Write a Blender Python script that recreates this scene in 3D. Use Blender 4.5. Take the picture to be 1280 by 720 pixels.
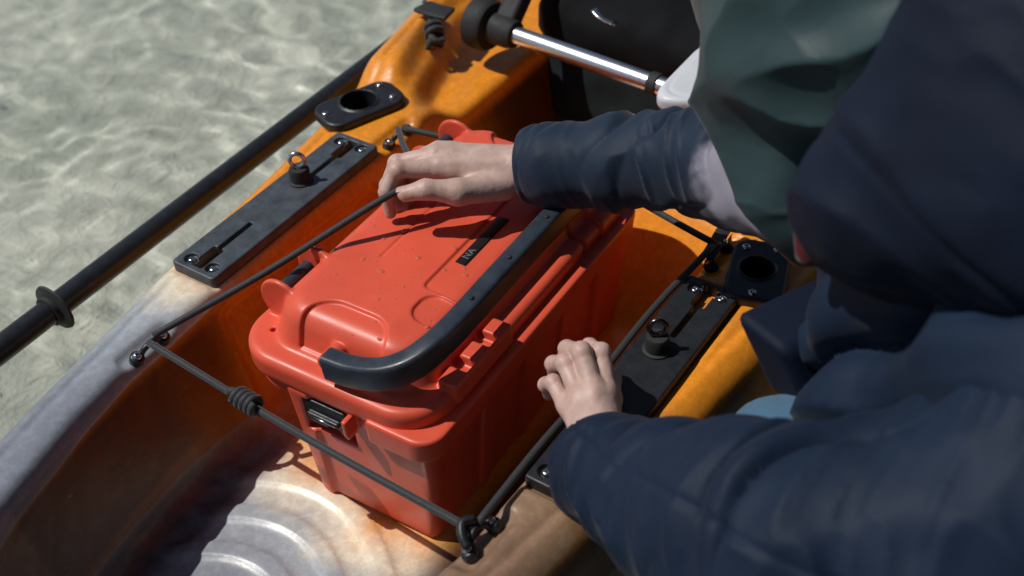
import bpy, math, random
import numpy as np
from mathutils import Vector, Matrix

# ------------------------------------------------------------------ scene, camera, sky, sun
scene = bpy.context.scene
for o in list(bpy.data.objects):
    bpy.data.objects.remove(o)
COL = scene.collection
F_PX = 1538.0                                   # focal length in pixels of a 1280 wide frame
CAM = np.array([0.71324, -0.71780, 1.14750])
RC = np.array([[0.8291566, 0.5566103, -0.0518101],
               [0.3382703, -0.5733637, -0.7462086],
               [-0.4450534, 0.6011980, -0.6636930]])   # rows: camera right, down, forward

cam_data = bpy.data.cameras.new('camera')
cam = bpy.data.objects.new('camera', cam_data)
COL.objects.link(cam)
cam.matrix_world = Matrix(((RC[0, 0], -RC[1, 0], -RC[2, 0], CAM[0]),
                           (RC[0, 1], -RC[1, 1], -RC[2, 1], CAM[1]),
                           (RC[0, 2], -RC[1, 2], -RC[2, 2], CAM[2]),
                           (0, 0, 0, 1)))
cam_data.sensor_width = 36
cam_data.sensor_fit = 'HORIZONTAL'
cam_data.lens = F_PX / 1280 * 36
cam_data.clip_start = 0.02
cam_data.clip_end = 500
cam_data.dof.use_dof = True
cam_data.dof.focus_distance = 1.40
cam_data.dof.aperture_fstop = 3.8
scene.camera = cam

SUN = Vector((-0.54, -0.33, 1.0)).normalized()      # direction towards the sun
world = bpy.data.worlds.new('World')
scene.world = world
world.use_nodes = True
wn = world.node_tree
sky = wn.nodes.new('ShaderNodeTexSky')
sky.sky_type = 'NISHITA'
sky.sun_disc = False
sky.sun_elevation = math.asin(SUN.z)
sky.sun_rotation = math.atan2(SUN.x, SUN.y)
sky.dust_density = 0.6
bg = wn.nodes['Background']
bg.inputs['Strength'].default_value = 0.07
wn.links.new(sky.outputs[0], bg.inputs['Color'])
sun_data = bpy.data.lights.new('sun', 'SUN')
sun_data.energy = 5.0
sun_data.angle = math.radians(0.5)
sun_data.color = (1.0, 0.955, 0.89)
sun = bpy.data.objects.new('sun', sun_data)
sun.rotation_euler = (-SUN).to_track_quat('-Z', 'Y').to_euler()
sun.location = (-3, -4, 6)
COL.objects.link(sun)
scene.view_settings.view_transform = 'Standard'
scene.view_settings.look = 'None'
scene.view_settings.gamma = 1
scene.view_settings.exposure = -0.62
scene.render.engine = 'CYCLES'


FW = RC[2]          # away from the viewer
# ------------------------------------------------------------------ layout helpers
def PZ(u, v, z):
    """point of the picture (1280x720 pixels) at the height z"""
    d = RC.T @ np.array([u - 640, v - 360, F_PX])
    return CAM + d * ((z - CAM[2]) / d[2])


def PD(u, v, depth):
    """point of the picture at a distance along the view axis"""
    return CAM + RC.T @ np.array([u - 640, v - 360, F_PX]) * (depth / F_PX)


# ------------------------------------------------------------------ materials
def lin(c):
    return tuple(c) + (1.0,)


class NT:
    def __init__(self, name):
        self.m = bpy.data.materials.new(name)
        self.m.use_nodes = True
        self.t = self.m.node_tree
        self.b = self.t.nodes['Principled BSDF']
        self.out = self.t.nodes['Material Output']

    def n(self, kind, **kw):
        nd = self.t.nodes.new(kind)
        for k, v in kw.items():
            if k.startswith('i_'):
                nd.inputs[k[2:].replace('_', ' ')].default_value = v
            else:
                setattr(nd, k, v)
        return nd

    def l(self, a, b):
        self.t.links.new(a, b)

    def coord(self):
        tc = self.n('ShaderNodeTexCoord')
        return tc.outputs['Object']

    def noise(self, scale, detail=4, rough=0.5, vec=None, dist=0.0):
        nz = self.n('ShaderNodeTexNoise')
        nz.inputs['Scale'].default_value = scale
        nz.inputs['Detail'].default_value = detail
        nz.inputs['Roughness'].default_value = rough
        nz.inputs['Distortion'].default_value = dist
        self.l(vec if vec is not None else self.coord(), nz.inputs['Vector'])
        return nz.outputs['Fac']

    def ramp(self, fac, stops):
        r = self.n('ShaderNodeValToRGB')
        e = r.color_ramp.elements
        while len(e) < len(stops):
            e.new(0.5)
        for el, (p, c) in zip(e, stops):
            el.position = p
            el.color = lin(c) if len(c) == 3 else c
        self.l(fac, r.inputs[0])
        return r.outputs[0]

    def math(self, op, a, b=None, c=None):
        nd = self.n('ShaderNodeMath', operation=op)
        for i, v in enumerate((a, b, c)):
            if v is None:
                continue
            if isinstance(v, (int, float)):
                nd.inputs[i].default_value = v
            else:
                self.l(v, nd.inputs[i])
        return nd.outputs[0]

    def mix(self, fac, a, b, mode='MIX'):
        nd = self.n('ShaderNodeMix', data_type='RGBA', blend_type=mode)
        for i, v in ((0, fac), (6, a), (7, b)):
            if isinstance(v, (int, float)):
                nd.inputs[i].default_value = v
            elif isinstance(v, tuple):
                nd.inputs[i].default_value = lin(v)
            else:
                self.l(v, nd.inputs[i])
        return nd.outputs[2]

    def bump(self, h, strength, dist=0.001, normal=None):
        b = self.n('ShaderNodeBump')
        b.inputs['Strength'].default_value = strength
        b.inputs['Distance'].default_value = dist
        self.l(h, b.inputs['Height'])
        if normal is not None:
            self.l(normal, b.inputs['Normal'])
        return b.outputs[0]


def plain(name, col, rough=0.5, metal=0.0, var=0.12, vscale=40, bump=0.0, bscale=400, rvar=0.12, spec=0.5, sheen=0.0, coat=0.0):
    t = NT(name)
    nz = t.noise(vscale, 5, 0.6)
    a = tuple(c * (1 - var) for c in col)
    b = tuple(min(1, c * (1 + var)) for c in col)
    t.l(t.ramp(nz, [(0.3, a), (0.7, b)]), t.b.inputs['Base Color'])
    r = t.math('MULTIPLY_ADD', t.noise(vscale * 2.3, 4), 2 * rvar, rough - rvar)
    t.l(r, t.b.inputs['Roughness'])
    t.b.inputs['Metallic'].default_value = metal
    t.b.inputs['Specular IOR Level'].default_value = spec
    t.b.inputs['Sheen Weight'].default_value = sheen
    t.b.inputs['Coat Weight'].default_value = coat
    if bump:
        t.l(t.bump(t.noise(bscale, 3), bump, 0.0006), t.b.inputs['Normal'])
    return t.m


def hull_material():
    t = NT('rotomoulded_blend_shaded')
    co = t.coord()
    sp = t.n('ShaderNodeSeparateXYZ')
    t.l(co, sp.inputs[0])
    y = sp.outputs['Y']
    n1 = t.noise(5.5, 4, 0.55, co, 0.6)
    n2 = t.noise(16, 4, 0.6, co, 0.8)
    w = t.math('ADD', t.math('MULTIPLY_ADD', n1, 0.20, -0.10), t.math('MULTIPLY_ADD', n2, 0.05, -0.025))
    # the deck turns orange a little further back than the floor; right side earlier than left
    w = t.math('ADD', w, t.math('MULTIPLY', sp.outputs['X'], 0.12))
    w = t.math('ADD', w, t.math('MULTIPLY', sp.outputs['Z'], -0.22))
    # the upright walls of the well came out of the mould orange much further forward
    zz = sp.outputs['Z']
    wall = t.n('ShaderNodeMapRange', interpolation_type='SMOOTHSTEP')
    t.l(zz, wall.inputs[0])
    wall.inputs[1].default_value = 0.012
    wall.inputs[2].default_value = 0.05
    wal2 = t.n('ShaderNodeMapRange', interpolation_type='SMOOTHSTEP')
    t.l(zz, wal2.inputs[0])
    wal2.inputs[1].default_value = 0.172
    wal2.inputs[2].default_value = 0.150
    wm = t.math('MULTIPLY', wall.outputs[0], wal2.outputs[0])
    w = t.math('ADD', w, t.math('MULTIPLY', wm, 0.42))
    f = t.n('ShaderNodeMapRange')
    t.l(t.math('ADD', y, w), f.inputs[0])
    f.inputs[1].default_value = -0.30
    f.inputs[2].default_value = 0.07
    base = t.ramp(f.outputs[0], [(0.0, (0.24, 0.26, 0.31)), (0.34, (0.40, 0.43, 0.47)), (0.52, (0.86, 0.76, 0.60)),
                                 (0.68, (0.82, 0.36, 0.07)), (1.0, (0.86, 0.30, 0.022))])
    # dark smoke streaks moulded into the plastic
    nd = t.noise(3.1, 3, 0.5, co, 1.2)
    dark = t.ramp(nd, [(0.54, (0, 0, 0)), (0.70, (1, 1, 1))])
    dk = t.math('MULTIPLY', dark, 0.35)
    # shade painted into the colour: near walls and near right gunwale darkened
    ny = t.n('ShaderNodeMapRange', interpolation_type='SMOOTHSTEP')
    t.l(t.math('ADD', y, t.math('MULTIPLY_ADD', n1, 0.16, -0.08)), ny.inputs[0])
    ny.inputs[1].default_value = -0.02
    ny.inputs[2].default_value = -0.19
    # ... same painted shade right of the box and on the left wall towards the seat
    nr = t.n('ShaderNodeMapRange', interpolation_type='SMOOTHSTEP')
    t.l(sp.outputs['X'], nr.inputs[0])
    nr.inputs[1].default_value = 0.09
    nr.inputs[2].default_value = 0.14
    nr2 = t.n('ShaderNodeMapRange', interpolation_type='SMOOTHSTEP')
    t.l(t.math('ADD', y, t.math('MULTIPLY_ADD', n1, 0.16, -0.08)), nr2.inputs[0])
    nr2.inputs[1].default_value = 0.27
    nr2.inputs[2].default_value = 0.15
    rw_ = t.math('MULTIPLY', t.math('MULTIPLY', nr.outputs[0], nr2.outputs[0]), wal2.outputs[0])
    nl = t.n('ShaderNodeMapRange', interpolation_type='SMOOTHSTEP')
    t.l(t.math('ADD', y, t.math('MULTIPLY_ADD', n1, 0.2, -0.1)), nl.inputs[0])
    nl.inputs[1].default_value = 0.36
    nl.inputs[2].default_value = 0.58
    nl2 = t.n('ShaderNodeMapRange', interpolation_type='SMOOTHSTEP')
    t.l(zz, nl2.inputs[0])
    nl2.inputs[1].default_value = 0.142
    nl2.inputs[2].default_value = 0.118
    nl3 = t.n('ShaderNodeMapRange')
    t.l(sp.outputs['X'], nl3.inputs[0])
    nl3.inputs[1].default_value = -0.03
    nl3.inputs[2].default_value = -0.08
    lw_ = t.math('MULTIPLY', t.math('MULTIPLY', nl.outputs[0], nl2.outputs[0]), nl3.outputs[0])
    fx = t.n('ShaderNodeMapRange', interpolation_type='SMOOTHSTEP')  # gunwale's shadow painted onto the near left floor
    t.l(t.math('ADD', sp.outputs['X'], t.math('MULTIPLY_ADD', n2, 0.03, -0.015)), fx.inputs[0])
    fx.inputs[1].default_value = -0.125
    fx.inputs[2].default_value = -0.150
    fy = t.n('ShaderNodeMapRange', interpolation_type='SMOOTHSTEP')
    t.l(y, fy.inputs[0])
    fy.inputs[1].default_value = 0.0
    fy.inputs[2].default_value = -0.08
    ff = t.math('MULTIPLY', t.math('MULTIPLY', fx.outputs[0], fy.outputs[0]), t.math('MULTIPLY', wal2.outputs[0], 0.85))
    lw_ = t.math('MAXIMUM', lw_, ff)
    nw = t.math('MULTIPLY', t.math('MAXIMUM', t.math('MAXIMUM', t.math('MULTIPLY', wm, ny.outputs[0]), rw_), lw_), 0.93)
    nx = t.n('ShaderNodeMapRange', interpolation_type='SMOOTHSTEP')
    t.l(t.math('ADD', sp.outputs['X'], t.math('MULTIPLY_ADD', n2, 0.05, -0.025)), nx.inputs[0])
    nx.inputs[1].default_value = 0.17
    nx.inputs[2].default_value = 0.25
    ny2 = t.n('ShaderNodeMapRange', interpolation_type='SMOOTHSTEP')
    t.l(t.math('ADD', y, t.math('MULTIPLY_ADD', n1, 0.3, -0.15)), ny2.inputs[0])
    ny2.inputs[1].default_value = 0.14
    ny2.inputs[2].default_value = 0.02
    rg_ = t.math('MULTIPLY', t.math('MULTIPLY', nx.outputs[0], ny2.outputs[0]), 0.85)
    base = t.mix(rg_, base, (0.25, 0.12, 0.045))  # brown tint stands in for shade on the near right gunwale
    base = t.mix(nw, base, (0.022, 0.008, 0.006))  # painted shade of the walls, the gap by the box and the left floor
    base = t.mix(dk, base, (0.16, 0.085, 0.05))
    # long pale scratches from sand and dragged gear
    mp = t.n('ShaderNodeMapping')
    mp.inputs['Rotation'].default_value = (0, 0, 0.25)
    mp.inputs['Scale'].default_value = (170, 5, 60)
    t.l(co, mp.inputs['Vector'])
    sr = t.noise(1.0, 3, 0.7, mp.outputs[0], 0.3)
    base = t.mix(t.math('MULTIPLY', t.ramp(sr, [(0.66, (0, 0, 0)), (0.74, (1, 1, 1))]), 0.22), base, (0.70, 0.62, 0.55))
    # scuffs and dust
    sc = t.noise(90, 6, 0.75, co)
    sc2 = t.ramp(sc, [(0.45, (0.86, 0.86, 0.86)), (0.62, (1.06, 1.06, 1.06))])
    base = t.mix(1.0, base, sc2, 'MULTIPLY')
    t.l(base, t.b.inputs['Base Color'])
    t.l(t.math('MULTIPLY_ADD', t.noise(30, 5, 0.7, co), 0.34, 0.17), t.b.inputs['Roughness'])
    b1 = t.bump(t.noise(260, 4, 0.6, co), 0.18, 0.0008)
    b2 = t.bump(t.noise(22, 3, 0.5, co), 0.25, 0.004, b1)
    t.l(b2, t.b.inputs['Normal'])
    return t.m


def fabric(name, col, col2, rough=0.62, wr=0.5, sheen=0.3):
    t = NT(name)
    co = t.coord()
    nz = t.noise(9, 5, 0.6, co, 0.4)
    t.l(t.ramp(nz, [(0.3, col), (0.72, col2)]), t.b.inputs['Base Color'])
    t.b.inputs['Roughness'].default_value = rough
    t.b.inputs['Sheen Weight'].default_value = sheen
    t.b.inputs['Sheen Roughness'].default_value = 0.4
    t.b.inputs['Specular IOR Level'].default_value = 0.22
    wv = t.noise(1500, 2, 0.5, co)
    b = t.bump(t.noise(26, 3, 0.5, co, 0.8), wr * 0.35, 0.006)
    t.l(t.bump(wv, 0.12, 0.0005, b), t.b.inputs['Normal'])
    return t.m


def skin_material():
    t = NT('skin')
    co = t.coord()
    n1 = t.noise(60, 4, 0.6, co)
    c = t.ramp(n1, [(0.3, (0.48, 0.34, 0.29)), (0.7, (0.66, 0.50, 0.44))])
    c = t.mix(t.math('MULTIPLY', t.noise(240, 3, 0.6, co), 0.35), c, (0.50, 0.24, 0.19))
    at = t.n('ShaderNodeAttribute', attribute_name='redness')
    c = t.mix(t.math('MULTIPLY', at.outputs['Fac'], 0.55), c, (0.52, 0.22, 0.17))
    # faint blue veins
    vn = t.noise(38, 2, 0.4, co, 1.5)
    c = t.mix(t.math('MULTIPLY', t.ramp(vn, [(0.47, (0, 0, 0)), (0.50, (1, 1, 1)), (0.53, (0, 0, 0))]), 0.16), c, (0.30, 0.28, 0.30))
    t.l(c, t.b.inputs['Base Color'])
    t.b.inputs['Roughness'].default_value = 0.5
    t.b.inputs['Subsurface Weight'].default_value = 0.12
    t.b.inputs['Subsurface Radius'].default_value = (0.008, 0.003, 0.0015)
    t.b.inputs['Subsurface Scale'].default_value = 0.6
    v = t.n('ShaderNodeTexVoronoi')
    v.inputs['Scale'].default_value = 700
    t.l(co, v.inputs['Vector'])
    b = t.bump(v.outputs['Distance'], 0.12, 0.0004)
    b = t.bump(t.noise(140, 4, 0.6, co, 0.8), 0.3, 0.0015, b)
    t.l(b, t.b.inputs['Normal'])
    return t.m


def water_material():
    t = NT('clear_water')
    co = t.coord()
    b = t.bump(t.noise(30, 3, 0.5, co, 0.6), 0.10, 0.01)
    t.b.inputs['Base Color'].default_value = (0.95, 0.965, 0.95, 1)
    t.b.inputs['Roughness'].default_value = 0.0
    t.b.inputs['IOR'].default_value = 1.33
    t.b.inputs['Transmission Weight'].default_value = 1.0
    return t.m


def bed_material():
    t = NT('sandy_bed')
    co = t.coord()
    wz = t.n('ShaderNodeTexNoise')
    wz.inputs['Scale'].default_value = 9
    t.l(co, wz.inputs['Vector'])
    sc = t.n('ShaderNodeVectorMath', operation='SCALE')
    t.l(wz.outputs['Color'], sc.inputs[0])
    sc.inputs['Scale'].default_value = 0.12
    ad = t.n('ShaderNodeVectorMath', operation='ADD')
    t.l(co, ad.inputs[0])
    t.l(sc.outputs[0], ad.inputs[1])
    v = ad.outputs[0]
    n1 = t.noise(3.0, 5, 0.6, v)
    n2 = t.noise(14, 5, 0.65, v)
    f = t.math('ADD', t.math('MULTIPLY', n1, 0.45), t.math('MULTIPLY', n2, 0.55))
    c = t.ramp(f, [(0.30, (0.40, 0.435, 0.38)), (0.46, (0.57, 0.60, 0.53)), (0.56, (0.70, 0.72, 0.64)), (0.70, (0.90, 0.90, 0.81))])
    t.l(c, t.b.inputs['Base Color'])
    t.b.inputs['Roughness'].default_value = 0.9
    t.l(t.bump(n2, 0.8, 0.03), t.b.inputs['Normal'])
    return t.m


def pebble_material():
    t = NT('pebble_stone')
    oi = t.n('ShaderNodeNewGeometry')
    c = t.ramp(oi.outputs['Random Per Island'], [(0.0, (0.40, 0.41, 0.39)), (0.4, (0.54, 0.54, 0.50)), (0.75, (0.66, 0.65, 0.60)), (1.0, (0.80, 0.79, 0.74))])
    c = t.mix(0.35, c, t.ramp(t.noise(40, 4, 0.6), [(0.3, (0.2, 0.2, 0.17)), (0.7, (0.6, 0.57, 0.5))]))
    t.l(c, t.b.inputs['Base Color'])
    t.b.inputs['Roughness'].default_value = 0.85
    return t.m


def sleeve_material():
    t = NT('navy_sleeve_pale_elbow')
    co = t.coord()
    ds = t.n('ShaderNodeVectorMath', operation='DISTANCE')
    t.l(co, ds.inputs[0])
    ds.inputs[1].default_value = tuple(PD(938, 228, 1.225))
    dd = t.math('ADD', ds.outputs['Value'], t.math('MULTIPLY_ADD', t.noise(30, 3, 0.5, co), 0.05, -0.025))
    mk = t.n('ShaderNodeMapRange', interpolation_type='SMOOTHSTEP')
    t.l(dd, mk.inputs[0])
    mk.inputs[1].default_value = 0.068
    mk.inputs[2].default_value = 0.046
    nv = t.ramp(t.noise(9, 5, 0.6, co, 0.4), [(0.3, (0.007, 0.0160, 0.036)), (0.72, (0.011, 0.025, 0.052))])
    t.l(t.mix(mk.outputs[0], nv, (0.30, 0.29, 0.36)), t.b.inputs['Base Color'])  # turns pale grey within a ragged ball around the elbow
    t.b.inputs['Roughness'].default_value = 0.62
    t.b.inputs['Specular IOR Level'].default_value = 0.22
    t.b.inputs['Sheen Weight'].default_value = 0.12
    b = t.bump(t.noise(26, 3, 0.5, co, 0.8), 0.1, 0.006)
    t.l(t.bump(t.noise(1500, 2, 0.5, co), 0.12, 0.0005, b), t.b.inputs['Normal'])
    return t.m


def leaf_material():
    t = NT('dark_foliage')
    g = t.n('ShaderNodeNewGeometry')
    c = t.ramp(g.outputs['Random Per Island'], [(0.0, (0.020, 0.035, 0.012)), (0.6, (0.035, 0.060, 0.020)), (1.0, (0.060, 0.085, 0.030))])
    t.l(c, t.b.inputs['Base Color'])
    t.b.inputs['Roughness'].default_value = 0.6
    return t.m


M = {
    'sleeve_r': sleeve_material(),
    'leaf': leaf_material(),
    'earth': plain('bank_earth', (0.055, 0.045, 0.030), 0.95, var=0.35, vscale=6, bump=0.5, bscale=60),
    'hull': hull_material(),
    'cooler': plain('coral_plastic', (0.72, 0.098, 0.050), 0.40, spec=0.5, var=0.10, vscale=14, bump=0.10, bscale=350, rvar=0.14),
    'black_plastic': plain('black_nylon', (0.014, 0.016, 0.020), 0.42, var=0.3, vscale=60, bump=0.25, bscale=500, rvar=0.15),
    'plate': plain('weathered_black_plate', (0.055, 0.066, 0.080), 0.45, var=0.45, vscale=45, bump=0.3, bscale=420, rvar=0.2),
    'handle': plain('black_handle', (0.030, 0.040, 0.055), 0.36, var=0.3, vscale=50, bump=0.15, bscale=500, rvar=0.12),
    'rubber': plain('matt_rubber', (0.018, 0.019, 0.021), 0.7, var=0.3, vscale=40, bump=0.2, bscale=600),
    'cord': plain('braided_cord', (0.022, 0.024, 0.028), 0.65, var=0.5, vscale=700, bump=0.8, bscale=900, sheen=0.2),
    'steel': plain('stainless_steel', (0.62, 0.63, 0.65), 0.22, metal=1.0, var=0.1, vscale=200),
    'gunmetal': plain('dark_steel', (0.10, 0.10, 0.11), 0.25, metal=1.0, var=0.2, vscale=120),
    'aluminium': plain('brushed_aluminium', (0.78, 0.79, 0.82), 0.30, metal=1.0, var=0.06, vscale=120, rvar=0.08),
    'carbon': plain('paddle_shaft', (0.016, 0.018, 0.022), 0.34, var=0.3, vscale=80, bump=0.1, bscale=300),
    'hole': plain('hole_black', (0.004, 0.004, 0.005), 0.8, var=0.1),
    'seat_fabric': fabric('seat_fabric', (0.0025, 0.003, 0.0045), (0.005, 0.006, 0.008), 0.85, 0.4, 0.0),
    'canvas': fabric('dark_canvas', (0.006, 0.011, 0.013), (0.010, 0.018, 0.020), 0.8, 0.4, 0.08),
    'white': plain('white_plastic', (0.62, 0.65, 0.70), 0.42, var=0.04, vscale=20, bump=0.05),
    'navy': fabric('navy_shell', (0.0050, 0.0130, 0.032), (0.0085, 0.0205, 0.048), 0.65, 0.3, 0.05),
    'hoodnavy': fabric('navy_hood', (0.0020, 0.0055, 0.017), (0.0032, 0.0085, 0.025), 0.7, 0.3, 0.02),
    'green': fabric('grey_green_shell', (0.022, 0.047, 0.054), (0.038, 0.068, 0.075), 0.45, 0.35, 0.1),
    'lining': fabric('red_lining', (0.055, 0.002, 0.005), (0.085, 0.004, 0.008), 0.8, 0.3, 0.3),
    'denim': fabric('pale_denim', (0.05, 0.12, 0.20), (0.075, 0.16, 0.25), 0.85, 0.4, 0.3),
    'skin': skin_material(),
    'hair': plain('dark_hair', (0.012, 0.009, 0.008), 0.5, var=0.4, vscale=150, bump=0.6, bscale=300),
    'nail': plain('nail', (0.50, 0.33, 0.28), 0.4, var=0.05),
    'water': water_material(),
    'bed': bed_material(),
    'pebble': pebble_material(),
    'label': plain('label_black', (0.010, 0.011, 0.012), 0.35, var=0.2),
    'ink': plain('label_ink', (0.16, 0.17, 0.20), 0.5, var=0.5, vscale=250),
}
def scuff(m):
    """pale rub marks and a little grit over a plain plastic"""
    t = NT.__new__(NT)
    t.m, t.t = m, m.node_tree
    t.b = t.t.nodes['Principled BSDF']
    src = t.b.inputs['Base Color'].links[0].from_socket
    co = t.coord()
    mp = t.n('ShaderNodeMapping')
    mp.inputs['Rotation'].default_value = (0.2, 0.1, 0.7)
    mp.inputs['Scale'].default_value = (260, 22, 120)
    t.l(co, mp.inputs['Vector'])
    f1 = t.ramp(t.noise(1.0, 3, 0.7, mp.outputs[0], 0.4), [(0.63, (0, 0, 0)), (0.73, (1, 1, 1))])
    f2 = t.ramp(t.noise(9, 4, 0.6, co), [(0.45, (0, 0, 0)), (0.7, (1, 1, 1))])
    c = t.mix(t.math('MULTIPLY', t.math('MULTIPLY', f1, f2), 0.40), src, (0.78, 0.36, 0.28))
    g = t.ramp(t.noise(420, 2, 0.5, co), [(0.70, (0, 0, 0)), (0.76, (1, 1, 1))])
    c = t.mix(t.math('MULTIPLY', t.math('MULTIPLY', g, f2), 0.45), c, (0.25, 0.12, 0.08))
    t.l(c, t.b.inputs['Base Color'])


scuff(M['cooler'])
dm = NT('water_drop')
dm.b.inputs['Base Color'].default_value = (0.62, 0.12, 0.07, 1)
dm.b.inputs['Coat Weight'].default_value = 1.0
dm.b.inputs['Roughness'].default_value = 0.03
dm.b.inputs['IOR'].default_value = 1.33
dm.b.inputs['Transmission Weight'].default_value = 0.0
M['drop'] = dm.m


# ------------------------------------------------------------------ object helpers
def link(name, me, mat=None, parent=None):
    o = bpy.data.objects.new(name, me)
    COL.objects.link(o)
    if mat is not None:
        me.materials.append(M[mat])
    if parent is not None:
        o.parent = parent
        o.matrix_parent_inverse = Matrix.Translation(-parent_world(parent))
    return o


def parent_world(p):
    v = Vector(p.location)
    while p.parent is not None:
        break
    return WORLD.get(p.name, v)


WORLD = {}


def root(name, label, cat, loc=(0, 0, 0), group=None):
    o = bpy.data.objects.new(name, None)
    COL.objects.link(o)
    o.empty_display_size = 0.05
    o.location = loc
    WORLD[o.name] = Vector(loc)
    tag(o, label, cat, group)
    return o


def tag(o, label=None, cat=None, group=None, kind=None):
    if label:
        o['label'] = label
    if cat:
        o['category'] = cat
    if group:
        o['group'] = group
    if kind:
        o['kind'] = kind
    return o


def put(name, verts, faces, mat, parent=None, smooth=True, flat_angle=None):
    """a mesh given in world coordinates; its origin stays at the world origin so textures are continuous"""
    me = bpy.data.meshes.new(name)
    V = np.asarray(verts, np.float32)
    if isinstance(faces, np.ndarray):
        n, k = faces.shape
        me.vertices.add(len(V))
        me.vertices.foreach_set('co', V.ravel())
        me.loops.add(n * k)
        me.loops.foreach_set('vertex_index', faces.astype(np.int32).ravel())
        me.polygons.add(n)
        me.polygons.foreach_set('loop_start', np.arange(0, n * k, k, dtype=np.int32))
        me.polygons.foreach_set('loop_total', np.full(n, k, np.int32))
        me.update(calc_edges=True)
    else:
        me.from_pydata([tuple(map(float, v)) for v in V], [], faces)
    me.polygons.foreach_set('use_smooth', np.full(len(me.polygons), smooth, bool))
    o = bpy.data.objects.new(name, me)
    COL.objects.link(o)
    if mat:
        me.materials.append(M[mat])
    WORLD[o.name] = Vector((0, 0, 0))
    if parent is not None:
        o.parent = parent
        o.matrix_parent_inverse = Matrix.Translation(-WORLD[parent.name])
    if flat_angle is not None:
        me.set_sharp_from_angle(angle=math.radians(flat_angle))
    me.validate()
    return o


# ------------------------------------------------------------------ implicit surfaces
def ss(a, b, x):
    t = np.clip((x - a) / (b - a), 0, 1)
    return t * t * (3 - 2 * t)


def smin(a, b, k):
    h = np.clip(0.5 + 0.5 * (b - a) / k, 0, 1)
    return b + (a - b) * h - k * h * (1 - h)


def smax(a, b, k):
    return -smin(-a, -b, k)


def sdbox2(x, y, hx, hy, r):
    qx = np.abs(x) - hx + r
    qy = np.abs(y) - hy + r
    return np.sqrt(np.maximum(qx, 0) ** 2 + np.maximum(qy, 0) ** 2) + np.minimum(np.maximum(qx, qy), 0) - r


def sdbox3(x, y, z, hx, hy, hz, r):
    qx, qy, qz = np.abs(x) - hx + r, np.abs(y) - hy + r, np.abs(z) - hz + r
    return np.sqrt(np.maximum(qx, 0) ** 2 + np.maximum(qy, 0) ** 2 + np.maximum(qz, 0) ** 2) + np.minimum(np.maximum(np.maximum(qx, qy), qz), 0) - r


def cone(x, y, z, a, b, ra, rb):
    """capsule with a radius that runs from ra to rb"""
    ax, ay, az = a
    dx, dy, dz = b[0] - ax, b[1] - ay, b[2] - az
    L = dx * dx + dy * dy + dz * dz + 1e-12
    px, py, pz = x - ax, y - ay, z - az
    t = np.clip((px * dx + py * dy + pz * dz) / L, 0, 1)
    return np.sqrt((px - t * dx) ** 2 + (py - t * dy) ** 2 + (pz - t * dz) ** 2) - (ra + (rb - ra) * t)


def ellip(x, y, z, c, ax, rad):
    """ellipsoid with axes ax (3 unit vectors) and radii rad"""
    px, py, pz = x - c[0], y - c[1], z - c[2]
    s = 0
    s2 = 0
    for a, r in zip(ax, rad):
        q = (px * a[0] + py * a[1] + pz * a[2]) / r
        s = s + q * q
        s2 = s2 + (q / r) ** 2
    k0 = np.sqrt(s)
    k1 = np.sqrt(s2) + 1e-9
    return k0 * (k0 - 1) / k1


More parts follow.
